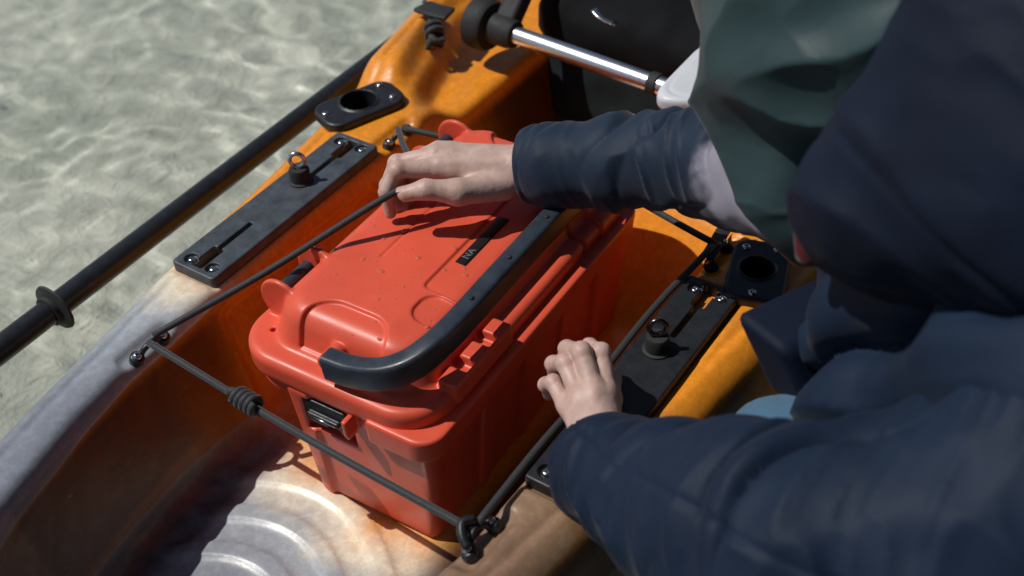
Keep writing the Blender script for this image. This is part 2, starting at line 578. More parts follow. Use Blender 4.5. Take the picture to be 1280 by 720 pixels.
def nets(fn, lo, hi, h, newton=1):
    lo = np.array(lo, float)
    hi = np.array(hi, float)
    n = np.maximum(np.ceil((hi - lo) / h).astype(int) + 1, 3)
    gx = (lo[0] + h * np.arange(n[0])).astype(np.float32)[:, None, None]
    gy = (lo[1] + h * np.arange(n[1])).astype(np.float32)[None, :, None]
    gz = (lo[2] + h * np.arange(n[2])).astype(np.float32)[None, None, :]
    F = np.empty(tuple(n), np.float32)
    st = max(1, int(1500000 // (n[1] * n[2])))
    for i in range(0, n[0], st):
        F[i:i + st] = fn(gx[i:i + st], gy, gz)
    S = F < 0
    A = S.astype(np.uint8)
    c = A[:-1] + A[1:]
    c = c[:, :-1] + c[:, 1:]
    c = c[:, :, :-1] + c[:, :, 1:]
    act = (c > 0) & (c < 8)
    idx = np.full(act.shape, -1, np.int32)
    I, J, K = np.nonzero(act)
    idx[I, J, K] = np.arange(len(I), dtype=np.int32)
    acc = np.zeros((len(I), 3))
    cnt = np.zeros(len(I))
    corners = [(a, b, d) for a in (0, 1) for b in (0, 1) for d in (0, 1)]
    val = {q: F[I + q[0], J + q[1], K + q[2]] for q in corners}
    for q in corners:
        for ax in range(3):
            if q[ax] == 0:
                r = list(q)
                r[ax] = 1
                r = tuple(r)
                a, b = val[q], val[r]
                m = (a < 0) != (b < 0)
                t = np.where(m, a / np.where(m, a - b, 1), 0)
                p = np.tile(np.array(q, float), (len(I), 1))
                p[:, ax] += t
                acc += np.where(m[:, None], p, 0)
                cnt += m
    V = lo + h * (np.stack([I, J, K], 1) + acc / cnt[:, None])
    Q = []
    for ax in range(3):
        o1, o2 = [(1, 2), (2, 0), (0, 1)][ax]
        sl0 = [slice(None)] * 3
        sl1 = [slice(None)] * 3
        sl0[ax] = slice(0, -1)
        sl1[ax] = slice(1, None)
        a, b = S[tuple(sl0)], S[tuple(sl1)]
        ch = a != b
        e = np.stack(np.nonzero(ch), 1)
        e = e[(e[:, o1] > 0) & (e[:, o2] > 0) & (e[:, o1] < n[o1] - 1) & (e[:, o2] < n[o2] - 1)]
        inside = a[e[:, 0], e[:, 1], e[:, 2]]

        def cell(d1, d2):
            g = e.copy()
            g[:, o1] -= d1
            g[:, o2] -= d2
            return idx[g[:, 0], g[:, 1], g[:, 2]]
        q = np.stack([cell(1, 1), cell(0, 1), cell(0, 0), cell(1, 0)], 1)
        q[~inside] = q[~inside][:, ::-1]
        Q.append(q)
    Q = np.concatenate(Q)
    Q = Q[(Q >= 0).all(1)]
    for _ in range(newton):
        e = h * 0.35
        x, y, z = V[:, 0], V[:, 1], V[:, 2]
        f0 = fn(x, y, z)
        g = np.stack([fn(x + e, y, z) - fn(x - e, y, z), fn(x, y + e, z) - fn(x, y - e, z), fn(x, y, z + e) - fn(x, y, z - e)], 1) / (2 * e)
        d = -f0[:, None] * g / np.maximum((g * g).sum(1), 0.05)[:, None]
        ln = np.linalg.norm(d, axis=1)
        d *= np.minimum(1, 0.6 * h / np.maximum(ln, 1e-9))[:, None]
        V = V + d
    return V, Q


def normals(fn, V, e=0.002):
    x, y, z = V[:, 0], V[:, 1], V[:, 2]
    g = np.stack([fn(x + e, y, z) - fn(x - e, y, z), fn(x, y + e, z) - fn(x, y - e, z), fn(x, y, z + e) - fn(x, y, z - e)], 1)
    return g / np.maximum(np.linalg.norm(g, axis=1), 1e-9)[:, None]


# value noise on points
_rs = np.random.RandomState(7)
_tab = _rs.rand(64, 64, 64)


def vnoise(P):
    i = np.floor(P).astype(int)
    f = P - i
    f = f * f * (3 - 2 * f)
    i = i & 63
    j = (i + 1) & 63
    r = 0
    for a in (0, 1):
        wa = f[:, 0] if a else 1 - f[:, 0]
        ia = j[:, 0] if a else i[:, 0]
        for b in (0, 1):
            wb = f[:, 1] if b else 1 - f[:, 1]
            ib = j[:, 1] if b else i[:, 1]
            for c in (0, 1):
                wc = f[:, 2] if c else 1 - f[:, 2]
                ic = j[:, 2] if c else i[:, 2]
                r = r + wa * wb * wc * _tab[ia, ib, ic]
    return r * 2 - 1


# ------------------------------------------------------------------ swept tubes and small solids
def catmull(P, n=8):
    P = [np.array(p, float) for p in P]
    Q = [2 * P[0] - P[1]] + P + [2 * P[-1] - P[-2]]
    out = []
    for i in range(1, len(Q) - 2):
        for k in range(n):
            t = k / n
            a, b, c, d = Q[i - 1], Q[i], Q[i + 1], Q[i + 2]
            out.append(0.5 * (2 * b + (c - a) * t + (2 * a - 5 * b + 4 * c - d) * t * t + (3 * b - a - 3 * c + d) * t ** 3))
    out.append(Q[-2])
    return np.array(out)


def sweep(path, profile, up=(0, 0, 1), close_ends=True, scale=None):
    """profile: list of (side, up) offsets, anticlockwise"""
    path = np.asarray(path, float)
    up = np.array(up, float)
    T = np.gradient(path, axis=0)
    T /= np.linalg.norm(T, axis=1)[:, None]
    V = []
    N = np.cross(up, T[0])
    if np.linalg.norm(N) < 1e-3:
        N = np.cross((1, 0, 0), T[0])
    prev = None
    for i, (p, t) in enumerate(zip(path, T)):
        s = np.cross(up, t)
        if np.linalg.norm(s) < 0.15 and prev is not None:
            s = prev - t * np.dot(prev, t)
        elif np.linalg.norm(s) < 1e-3:
            s = np.cross((1, 0, 0), t)
        s /= np.linalg.norm(s)
        if prev is not None and np.dot(s, prev) < 0:
            s = -s
        prev = s
        u = np.cross(t, s)
        k = 1 if scale is None else scale[i]
        for a, b in profile:
            V.append(p + k * (a * s + b * u))
    m = len(profile)
    F = []
    for i in range(len(path) - 1):
        for j in range(m):
            F.append((i * m + j, i * m + (j + 1) % m, (i + 1) * m + (j + 1) % m, (i + 1) * m + j))
    if close_ends:
        F.append(tuple(range(m))[::-1])
        F.append(tuple((len(path) - 1) * m + j for j in range(m)))
    return V, F


def ring_profile(r, n=10):
    return [(r * math.cos(2 * math.pi * k / n), r * math.sin(2 * math.pi * k / n)) for k in range(n)]


def rrect(w, h, r, n=4):
    out = []
    for cx, cy, a0 in ((w / 2 - r, h / 2 - r, 0), (-w / 2 + r, h / 2 - r, 90), (-w / 2 + r, -h / 2 + r, 180), (w / 2 - r, -h / 2 + r, 270)):
        for k in range(n + 1):
            a = math.radians(a0 + 90 * k / n)
            out.append((cx + r * math.cos(a), cy + r * math.sin(a)))
    return out


def merge(*parts):
    V, F = [], []
    for v, f in parts:
        o = len(V)
        V.extend([tuple(map(float, p)) for p in v])
        F.extend([tuple(i + o for i in q) for q in f])
    return V, F


def lathe(c, axis, prof, n=24):
    """prof: list of (radius, along)"""
    c = np.array(c, float)
    a = np.array(axis, float)
    a /= np.linalg.norm(a)
    s = np.cross(a, (0, 0, 1)) if abs(a[2]) < 0.9 else np.cross(a, (1, 0, 0))
    s /= np.linalg.norm(s)
    u = np.cross(a, s)
    V, F = [], []
    for r, h in prof:
        for k in range(n):
            t = 2 * math.pi * k / n
            V.append(c + a * h + r * (math.cos(t) * s + math.sin(t) * u))
    for i in range(len(prof) - 1):
        for k in range(n):
            F.append((i * n + k, i * n + (k + 1) % n, (i + 1) * n + (k + 1) % n, (i + 1) * n + k))
    F.append(tuple(range(n))[::-1])
    F.append(tuple((len(prof) - 1) * n + k for k in range(n)))
    return V, F


def torus(c, axis, R, r, n=24, m=10):
    c = np.array(c, float)
    a = np.array(axis, float)
    a /= np.linalg.norm(a)
    s = np.cross(a, (0, 0, 1)) if abs(a[2]) < 0.9 else np.cross(a, (1, 0, 0))
    s /= np.linalg.norm(s)
    u = np.cross(a, s)
    V, F = [], []
    for i in range(n):
        t = 2 * math.pi * i / n
        d = math.cos(t) * s + math.sin(t) * u
        for k in range(m):
            q = 2 * math.pi * k / m
            V.append(c + d * (R + r * math.cos(q)) + a * r * math.sin(q))
    for i in range(n):
        for k in range(m):
            F.append((i * m + k, ((i + 1) % n) * m + k, ((i + 1) % n) * m + (k + 1) % m, i * m + (k + 1) % m))
    return V, F


def screw(c, axis=(0, 0, 1), r=0.0052, parent=None):
    """dome head with a hexagon socket"""
    v, f = lathe(c, axis, [(r, -0.002), (r, 0.0012), (r * 0.86, 0.0026), (r * 0.6, 0.0034), (r * 0.45, 0.0034), (r * 0.42, 0.0012)], 14)
    return put('screw', v, f, 'steel', parent, True, 40)


# ------------------------------------------------------------------ water and bed
def grid_sheet(name, x0, x1, y0, y1, nx, ny, zf, mat):
    xs = np.linspace(x0, x1, nx)
    ys = np.linspace(y0, y1, ny)
    X, Y = np.meshgrid(xs, ys, indexing='ij')
    Z = zf(X, Y)
    V = np.stack([X, Y, Z], 2).reshape(-1, 3)
    i = np.arange(nx * ny).reshape(nx, ny)
    Q = np.stack([i[:-1, :-1], i[1:, :-1], i[1:, 1:], i[:-1, 1:]], 2).reshape(-1, 4)
    return put(name, V, Q, mat)


WATER_Z = -0.07
BED_Z = -0.30


def axis_pts(a, b, c, d, n_in, n_out):
    return None


def bed_z(X, Y):
    P = np.stack([X.ravel() * 3.2, Y.ravel() * 3.2, np.zeros(X.size)], 1)
    return (BED_Z + 0.02 * vnoise(P) + 0.01 * vnoise(P * 3.1 + 5)).reshape(X.shape)


def warp(n, near, far):
    t = np.linspace(-1, 1, n)
    return near * t + (far - near) * np.sign(t) * np.abs(t) ** 7


def warped_sheet(name, n, zf, mat):
    xs = warp(n, 3.0, 120.0) - 0.8
    ys = warp(n, 3.0, 120.0) + 0.3
    X, Y = np.meshgrid(xs, ys, indexing='ij')
    V = np.stack([X, Y, zf(X, Y)], 2).reshape(-1, 3)
    i = np.arange(n * n).reshape(n, n)
    Q = np.stack([i[:-1, :-1], i[1:, :-1], i[1:, 1:], i[:-1, 1:]], 2).reshape(-1, 4)
    return put(name, V, Q, mat)


bed = warped_sheet('seabed', 220, bed_z, 'bed')
tag(bed, 'pale sandy bed under the shallow water', None, None, 'structure')


def ripple(X, Y):
    P = np.stack([X.ravel(), Y.ravel(), np.zeros(X.size)], 1)
    wx = 0.10 * vnoise(P * 2.1 + 3)
    wy = 0.10 * vnoise(P * 2.1 + 8)
    Q = P + np.stack([wx, wy, 0 * wx], 1)
    h = 0.0052 * vnoise(Q * np.array([5.5, 8, 1]) + 1) + 0.0020 * vnoise(Q * np.array([12, 17, 1]) + 5) + 0.0011 * vnoise(Q * np.array([27, 35, 1]) + 9)
    fade = np.exp(-((np.abs(X) + np.abs(Y)) / 9.0) ** 2).ravel()
    return WATER_Z + (h * fade).reshape(X.shape)


wat = warped_sheet('water', 460, ripple, 'water')
tag(wat, 'clear shallow water beside the kayak', None, None, 'structure')
try:
    wat.cycles.is_caustics_caster = True
    bed.cycles.is_caustics_receiver = True
    sun_data.cycles.is_caustics_light = True
except Exception:
    pass

rng = np.random.RandomState(3)


def pebbles():
    ico = [(0, 0, 1)] + [(math.cos(a) * 0.894, math.sin(a) * 0.894, 0.447) for a in np.arange(5) * 2 * math.pi / 5] + \
          [(math.cos(a + math.pi / 5) * 0.894, math.sin(a + math.pi / 5) * 0.894, -0.447) for a in np.arange(5) * 2 * math.pi / 5] + [(0, 0, -1)]
    fc = []
    for k in range(5):
        n = (k + 1) % 5
        fc += [(0, 1 + k, 1 + n), (1 + k, 6 + k, 1 + n), (1 + n, 6 + k, 6 + n), (11, 6 + n, 6 + k)]
    ico = np.array(ico)
    fc = np.array(fc)
    n = 500
    x = rng.uniform(-2.6, -0.3, n)
    y = rng.uniform(-1.4, 2.6, n)
    s = 0.008 + 0.030 * rng.rand(n) ** 3
    z = bed_z(x[:, None], y[:, None])[:, 0]
    V, Q = [], []
    for k in range(n):
        a = rng.rand() * 6.28
        st = np.array([1.3, 0.9, 0.14]) * s[k] * rng.uniform(0.8, 1.2, 3)
        p = ico * st * rng.uniform(0.82, 1.15, (12, 1))
        p = np.stack([p[:, 0] * math.cos(a) - p[:, 1] * math.sin(a), p[:, 0] * math.sin(a) + p[:, 1] * math.cos(a), p[:, 2]], 1)
        V.append(p + (x[k], y[k], z[k]))
        Q.append(fc + 12 * k)
    o = put('pebbles', np.concatenate(V), np.concatenate(Q), 'pebble')
    o.cycles.is_caustics_receiver = True
    tag(o, 'small pale pebbles strewn over the bed under water', None, None, 'stuff')


# ------------------------------------------------------------------ kayak
DECK = 0.187
OY = [-1.25, -0.95, -0.7, -0.45, -0.27, -0.1, 0.0, 0.15, 0.4, 0.65, 1.0, 1.5, 2.2]
OW = [0.02, 0.13, 0.21, 0.268, 0.302, 0.328, 0.343, 0.357, 0.392, 0.44, 0.46, 0.46, 0.40]
IY = [-0.75, -0.62, -0.5, -0.38, -0.258, -0.18, 0.0, 2.4]
IW = [0.02, 0.09, 0.150, 0.198, 0.226, 0.237, 0.242, 0.246]
ROD_L = (-0.333, 0.362)
ROD_R = (0.305, 0.315)
PADS = [(-0.236, -0.140), (0.243, -0.160), (0.247, 0.332), (-0.246, 0.338)]


def hull_fn(x, y, z):
    ax = np.abs(x)
    wo = np.interp(y, OY, OW).astype(np.float32)
    wi = np.interp(y, IY, IW).astype(np.float32)
    far = ss(0.40, 0.47, y)
    xb = np.interp(y, [0.38, 0.64, 1.2], [0.285, 0.375, 0.39])
    zt = DECK + far * (0.026 * ss(xb - 0.004, xb + 0.03, ax) - 0.036 * (1 - ss(xb - 0.035, xb, ax)))
    zt = zt - 0.0035 * np.exp(-((ax - (wo - 0.040)) / 0.006) ** 2)
    zt = zt - 0.006 * ss(wo - 0.04, wo, ax)
    side = ax - wo + 0.35 * np.maximum(0.08 - z, 0) ** 1.0
    body = smax(side, z - zt, 0.045)
    body = smax(body, -0.16 - z, 0.06)
    body = smax(body, y - 2.1, 0.02)
    # well
    alc = ss(-0.045, -0.02, y) * (1 - ss(0.245, 0.27, y)) * (1 - ss(0.135, 0.160, z))
    wc = wi - 0.052 * np.clip(1 - z / DECK, -0.3, 1.2) + 0.016 * alc
    # floor with stepped ridges
    d = np.minimum(-(y + 0.082), 0.115 - np.abs(x + 0.03))
    cx_, cy_ = 0.100 - np.maximum(x + 0.03, -0.05), -(y + 0.082)
    d = -(y + 0.079 + 2.9 * (x + 0.050) ** 2) / np.sqrt(1 + (5.8 * (x + 0.050)) ** 2)
    fl = 0.0
    for k in range(5):
        d0 = 0.058 * k
        fl = fl + 0.0045 * (ss(d0 - 0.005, d0 + 0.005, d) - ss(d0 + 0.019, d0 + 0.031, d))
    fl = fl * ss(-0.195, -0.175, x) * (1 - ss(0.15, 0.17, x))
    fl = fl - 0.012 + 0.012 * ss(-0.40, -0.75, y)
    # moulded console rising behind the box on the right
    up = 0.155 * ss(0.335, 0.50, y + 0.10 * (x - 0.1)) * ss(-0.075, 0.03, x)
    up = np.maximum(up, 0.20 * ss(1.3, 1.6, y))
    fl = fl + up
    cav = smax(ax - wc, fl - z, 0.030)
    sol = smax(body, -cav, 0.014)
    # facets that hold the cord anchors
    for px, py in PADS:
        sx = 1 if px > 0 else -1
        q = sdbox3(x - (px - sx * 0.012), y - py, z - DECK - 0.006, 0.030, 0.042, 0.016, 0.012)
        sol = smax(sol, -q, 0.006)
    # sockets of the rod holders
    for px, py in (ROD_L, ROD_R):
        q = smax(np.sqrt((x - px) ** 2 + (y - py) ** 2) - 0.0285, 0.05 - z, 0.01)
        sol = smax(sol, -q, 0.002)
    # beds of the mounting plates
    q = sdbox3(x + 0.279, y - 0.134, z - DECK - 0.004, 0.039, 0.164, 0.012, 0.006)
    sol = smax(sol, -q, 0.004)
    q = sdbox3(x - 0.274, y - 0.095, z - DECK - 0.004, 0.037, 0.182, 0.012, 0.006)
    sol = smax(sol, -q, 0.004)
    return sol


kayak = root('kayak', 'orange sit-on-top kayak fading to grey white at its near end', 'kayak')
V, Q = nets(hull_fn, (-0.50, -1.30, -0.18), (0.50, 1.9, 0.24), 0.0052, 1)
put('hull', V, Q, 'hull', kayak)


# mounting plates with keyhole slots
def plate(cx, cy, hx, hy, slots, screws, bolt, mt='plate', em='steel'):
    z0, th = DECK - 0.008, 0.016

    def fn(x, y, z):
        b = smax(sdbox2(x - cx, y - cy, hx, hy, 0.006), np.abs(z - z0 - th / 2) - th / 2, 0.003)
        for sy, sgn in slots:
            s1 = sdbox2(x - cx, y - (cy + sy), 0.0035, 0.042, 0.003)
            s2 = sdbox2(x - cx, y - (cy + sy + sgn * 0.036), 0.0085, 0.020, 0.003)
            b = smax(b, -np.minimum(s1, s2), 0.0015)
        for sx, sy in screws:
            c = np.sqrt((x - cx - sx) ** 2 + (y - cy - sy) ** 2) - 0.0088
            b = smax(b, -smax(c, z0 + th - 0.005 - z, 0.001), 0.001)
        return b
    V, Q = nets(fn, (cx - hx - .006, cy - hy - .006, z0 - .004), (cx + hx + .006, cy + hy + .006, z0 + th + .004), 0.0014, 1)
    o = put('mounting_plate', V, Q, mt, kayak)
    for sx, sy in screws:
        screw((cx + sx, cy + sy, z0 + th - 0.004), parent=o)
    bx, by = bolt
    zt = z0 + th
    v1 = lathe((bx, by, zt), (0, 0, 1), [(0.0165, 0.0005), (0.0165, 0.002), (0.0135, 0.003), (0.0135, 0.018), (0.012, 0.021), (0.006, 0.0215)], 24)
    k = put('knob', v1[0], v1[1], 'rubber', o, True, 40)
    v2 = merge(torus((bx, by, zt + 0.033), (0.55, -0.8, 0.1), 0.0095, 0.0030, 26, 10), lathe((bx, by, zt + 0.018), (0, 0, 1), [(0.004, 0), (0.004, 0.007)], 12))
    put('eye_bolt', v2[0], v2[1], em, o, True)
    return o


plate(-0.279, 0.134, 0.0355, 0.160, [(-0.095, -1), (0.095, 1)], [(-0.017, 0.143), (0.019, 0.143), (-0.017, -0.143), (0.019, -0.143)], (-0.283, 0.180))
plate(0.273, 0.095, 0.0335, 0.177, [(-0.105, -1), (0.115, 1)], [(-0.016, 0.158), (0.017, 0.158), (-0.016, -0.16), (0.017, -0.16)], (0.268, 0.142), 'black_plastic', 'gunmetal')


# rod holders
def rod_holder(c, pts, rad, screws, hr=0.0255, box=None):
    cx, cy = c
    z0 = DECK + 0.001

    def fn(x, y, z):
        d = None
        for (ax_, ay_, r_) in pts:
            pass
        # convex outline: smooth union of circles joined by capsules
        for i in range(len(pts)):
            for j in range(i, len(pts)):
                a, b = pts[i], pts[j]
                q = cone(x, y, 0 * z, (a[0], a[1], 0), (b[0], b[1], 0), a[2], b[2])
                d = q if d is None else smin(d, q, 0.016)
        if box is not None:
            bx_, by_, hw_, hl_, rr_, an_ = box
            ca, sa = math.cos(an_), math.sin(an_)
            d = sdbox2((x - bx_) * ca + (y - by_) * sa, -(x - bx_) * sa + (y - by_) * ca, hw_, hl_, rr_) + 0 * z
        b = smax(d, np.abs(z - z0 - 0.003) - 0.008, 0.005)
        r = np.sqrt((x - cx) ** 2 + (y - cy) ** 2)
        b = smin(b, smax(r - hr - 0.0022, np.abs(z - z0 + 0.05) - 0.064, 0.003), 0.004)
        b = smax(b, -smax(r - hr, z0 - 0.09 - z, 0.002), 0.002)
        return b
    P = np.array([(p[0], p[1]) for p in pts])
    R_ = max(p[2] for p in pts) + 0.006
    V, Q = nets(fn, (min(P[:, 0].min() - R_, cx - hr - .006), min(P[:, 1].min() - R_, cy - hr - .006), z0 - 0.12), (max(P[:, 0].max() + R_, cx + hr + .006), max(P[:, 1].max() + R_, cy + hr + .006), z0 + 0.02), 0.0018, 1)
    o = put('rod_holder', V, Q, 'black_plastic', kayak)
    for s in screws:
        screw((s[0], s[1], z0 + 0.0105), parent=o)
    return o


rod_holder(ROD_L, [(-0.343, 0.314, 0.026), (-0.333, 0.362, 0.036), (-0.333, 0.405, 0.016), (-0.298, 0.396, 0.014)], 0.03,
           [(-0.353, 0.313), (-0.333, 0.409), (-0.297, 0.394)], 0.0255, (-0.330, 0.360, 0.0355, 0.063, 0.024, -0.38))
rod_holder(ROD_R, [(0.273, 0.345, 0.012), (0.312, 0.366, 0.012), (0.336, 0.305, 0.014), (0.326, 0.276, 0.014), (0.302, 0.270, 0.012), (0.276, 0.305, 0.014), (0.305, 0.315, 0.030)], 0.03,
           [(0.277, 0.344), (0.311, 0.357), (0.318, 0.274)], 0.0195, (0.306, 0.315, 0.0345, 0.054, 0.021, 0.30))


# cord anchors (pad eyes)
def pad_eye(p, along=(0, 1, 0), inward=(0, 0, 1), L=0.020):
    p = np.array(p, float)
    a = np.array(along, float)
    a /= np.linalg.norm(a)
    n = np.array(inward, float)
    n /= np.linalg.norm(n)
    path = catmull([p - a * L * 0.75 + n * 0.002, p - a * L * 0.5 + n * 0.010, p + n * 0.014, p + a * L * 0.5 + n * 0.010, p + a * L * 0.75 + n * 0.002], 5)
    m = merge(sweep(path, ring_profile(0.0038, 8), up=n + 0.001), lathe(p - a * L, n, [(0.0085, -0.006), (0.0085, 0.003), (0.006, 0.005)], 16), lathe(p + a * L, n, [(0.0085, -0.006), (0.0085, 0.003), (0.006, 0.005)], 16))
    o = put('pad_eye', m[0], m[1], 'black_plastic', kayak)
    screw(p - a * L + n * 0.006, n, 0.005, o)
    screw(p + a * L + n * 0.006, n, 0.005, o)
    return o


PE = []
for px, py in PADS:
    s = 1 if px > 0 else -1
    n = (-s * 0.45, 0, 0.9)
    pad_eye((px, py, DECK - 0.006), (0, 1, 0), n)
    PE.append(np.array((px - s * 0.004, py, DECK + 0.006)))
pad_eye(PZ(536, 62, 0.182), (0.25, 1, 0.1), (0.5, -0.2, 0.85))

# tie-down tab, its knotted cord, and the webbing strap on the other side
tb = PZ(556, 16, 0.222)
v, f = sweep(np.array([PZ(528, 8, 0.222), PZ(545, 14, 0.226), PZ(562, 18, 0.225)]), rrect(0.035, 0.007, 0.003))
tab = put('strap_tab', v, f, 'rubber', kayak, True, 50)
kp = catmull([PZ(531, 2, 0.222), PZ(538, 22, 0.218), PZ(541, 34, 0.212), PZ(538, 50, 0.205), PZ(535, 60, 0.195)], 6)
v, f = merge(sweep(kp, ring_profile(0.0045, 8)), torus(PZ(541, 34, 0.212), PZ(541, 34, 0.21) - PZ(538, 22, 0.216), 0.010, 0.005), torus(PZ(543, 42, 0.208), PZ(541, 34, 0.21) - PZ(536, 22, 0.216), 0.011, 0.005), torus(PZ(546, 47, 0.205), (0.4, 0.2, 1), 0.009, 0.005))
put('knot', v, f, 'cord', tab)
sp_ = catmull([PZ(884, 322, DECK + 0.006), PZ(893, 308, DECK + 0.004), PZ(903, 290, DECK - 0.002), PZ(916, 272, DECK - 0.01), PZ(940, 245, DECK - 0.02)], 6)
v, f = sweep(sp_, rrect(0.018, 0.0025, 0.001, 2))
put('webbing_strap', v, f, 'rubber', kayak, True, 50)

# ------------------------------------------------------------------ cooler box
LX, LY, LHX, LHY = -0.0135, 0.146, 0.1335, 0.240
cooler = root('cooler_box', 'coral red hard cooler box wedged in the kayak well', 'cooler', (0.0, 0.145, 0.0))
cooler.rotation_euler.z = math.radians(2.0)
cooler.location.x -= 0.005
cooler.location.y -= 0.004


def body_fn(x, y, z):
    t = (z / 0.172)
    cx = 0.0195 + 0.002 * t
    hx = 0.0865 + 0.016 * t
    hy = 0.225 + 0.007 * t
    d = sdbox2(x - cx, y - 0.139, hx, hy, 0.020)
    # broad pillars at the near corner and shallow bays between
    yn = 0.139 - hy
    bay = sdbox3(x - 0.035, y - yn, z - 0.055, 0.075, 0.005, 0.13, 0.004)
    d = smax(d, -bay, 0.004)
    b = smax(d, np.abs(z - 0.083) - 0.095, 0.012)
    # latch pocket
    pk = sdbox3(x + 0.018, y - yn + 0.002, z - 0.138, 0.033, 0.018, 0.026, 0.003)
    b = smax(b, -pk, 0.003)
    # fin right of the latch
    fin = sdbox3(x - 0.0205, y - yn + 0.001, z - 0.145, 0.0035, 0.012, 0.028, 0.002) + 0.35 * np.maximum(0.15 - z, 0)
    b = smin(b, fin, 0.003)
    # corner step under the rim
    st = smax(sdbox2(x - cx, y - 0.139, hx + 0.008, hy + 0.006, 0.03), np.abs(z - 0.165) - 0.018, 0.006)
    sx = smax(st, 0.045 - x, 0.004)
    b = smin(b, sx, 0.004)
    # ribs along the right side
    for k in range(4):
        rb = sdbox3(x - cx - hx, y - (0.02 + 0.085 * k), z - 0.075, 0.006, 0.010, 0.075, 0.004)
        b = smin(b, rb, 0.005)
    return b


V, Q = nets(body_fn, (-0.12, -0.12, -0.018), (0.16, 0.40, 0.19), 0.0023, 1)
put('box_body', V, Q, 'cooler', cooler)


def dome_fn(x, y, z):
    s = np.maximum(z - 0.2, 0)
    d = sdbox2(x - LX - 0.004, y - LY, LHX - 0.024 - 0.26 * s, LHY - 0.026 - 0.30 * s, 0.042)
    top = 0.255 - 0.006 * ss(0.03, 0.12, x) - 0.25 * np.maximum(np.abs(y - LY) - 0.20, 0)
    return smax(smax(d, z - top, 0.020), 0.19 - z, 0.004)


def lid_fn(x, y, z):
    rim = smax(sdbox2(x - LX, y - LY, LHX, LHY, 0.055), np.abs(z - 0.188) - 0.0175, 0.012)
    lip = smax(sdbox2(x - LX, y - LY, LHX - 0.008, LHY - 0.008, 0.05), np.abs(z - 0.17) - 0.02, 0.006)
    b = smin(smin(rim, lip, 0.003), dome_fn(x, y, z), 0.007)
    # sunk arch at both ends and the long label panel
    for sgn in (-1, 1):
        yy = (y - LY) * sgn
        ar = sdbox2(x + 0.010, yy - 0.225, 0.054, 0.062, 0.036)
        b = smax(b, -smax(smax(ar, 0.2105 - z, 0.002), -(b + 0.0045), 0.002), 0.003)
    pn = sdbox2(x - 0.085, y - 0.150, 0.056, 0.104, 0.008)
    b = smax(b, -smax(pn, -(b + 0.0030), 0.002), 0.002)
    pk = sdbox2(x - 0.085, y - LY + 0.125, 0.045, 0.022, 0.018)
    b = smax(b, -smax(pk, -(b + 0.0035), 0.002), 0.003)
    pk = sdbox2(x - 0.085, y - LY - 0.125, 0.045, 0.022, 0.018)
    b = smax(b, -smax(pk, -(b + 0.0035), 0.002), 0.003)
    # raised fold lines
    for yl in (0.038, 0.262):
        gl = sdbox3(x + 0.092, y - yl, z - 0.2500, 0.022, 0.0022, 0.0035, 0.0012)
        b = smin(b, gl, 0.003)
    cr = sdbox2(x + 0.042, y - 0.125, 0.0012, 0.060, 0.001)
    b = smax(b, -smax(cr, -(b + 0.0012), 0.001), 0.002)
    # hinge ears on the left edge
    for ye in (-0.028, 0.038, 0.262, 0.328):
        e = smax(np.sqrt((x + 0.115) ** 2 + (z - 0.229) ** 2) - 0.0300, np.abs(y - ye) - 0.0032, 0.003)
        b = smin(b, e, 0.004)
    # lugs on the right edge
    for yl in (0.02,):
        lg = sdbox3(x - 0.113, y - yl, z - 0.203, 0.013, 0.056, 0.014, 0.004)
        for q in (-0.022, 0.022):
            lg = smax(lg, -sdbox3(x - 0.109, y - yl - q, z - 0.215, 0.013, 0.009, 0.010, 0.002), 0.002)
        b = smin(b, lg, 0.003)
    # pivots of the handle
    for yl, sg in ((-0.070, -1), (0.362, 1)):
        pv = np.sqrt((x + 0.012) ** 2 + (z - 0.226) ** 2) - 0.010
        b = smin(b, smax(pv + 0 * y, np.abs(y - yl) - 0.014, 0.003), 0.005)
    # vent hole
    b = smax(b, -smax(np.sqrt((x + 0.114) ** 2 + (y + 0.052) ** 2) - 0.0034, 0.195 - z, 0.001), 0.001)
    return b


V, Q = nets(lid_fn, (-0.168, -0.115, 0.145), (0.14, 0.405, 0.262), 0.0021, 1)
lid = put('lid', V, Q, 'cooler', cooler)


def surf_z(x, y, fn, z0, z1):
    zs = np.linspace(z1, z0, 160)
    f = fn(np.full(160, x), np.full(160, y), zs)
    k = np.argmax(f < 0)
    return zs[k]


# carrying handle
hp = [(-0.006, -0.082, 0.230), (0.028, -0.082, 0.234), (0.062, -0.077, 0.243), (0.086, -0.062, 0.253), (0.100, -0.036, 0.262), (0.1055, 0.004, 0.2660), (0.1055, 0.08, 0.2670)]
hp = hp + [(x, 0.292 - y, z) for x, y, z in hp[::-1]]
path = catmull(hp, 7)
v, f = sweep(path, rrect(0.023, 0.033, 0.0050, 3), up=(0, 0, 1))
hd = put('handle', v, f, 'handle', cooler, True, 50)
for k, yy in enumerate((0.03, 0.105, 0.185, 0.26)):
    v, f = lathe((0.107, yy, 0.2842), (0, 0, 1), [(0.0030, 0), (0.0028, 0.0010), (0.001, 0.0014)], 10)
    put('rivet', v, f, 'rubber', hd)

# hinge pins
for y0, y1 in ((-0.025, 0.035), (0.265, 0.325)):
    v, f = lathe((-0.128, y0, 0.228), (0, 1, 0), [(0.0085, 0), (0.0085, y1 - y0)], 18)
    put('hinge_pin', v, f, 'handle', cooler, True, 40)

# latch in its pocket
def latch_fn(x, y, z):
    b = sdbox3(x + 0.020, y + 0.083, z - 0.146, 0.029, 0.008, 0.018, 0.003)
    b = smax(b, -sdbox3(x + 0.010, y + 0.087, z - 0.128, 0.009, 0.02, 0.006, 0.002), 0.002)
    bar = sdbox3(x + 0.020, y + 0.092, z - 0.146, 0.022, 0.005, 0.0035, 0.002)
    return smin(b, bar, 0.002)


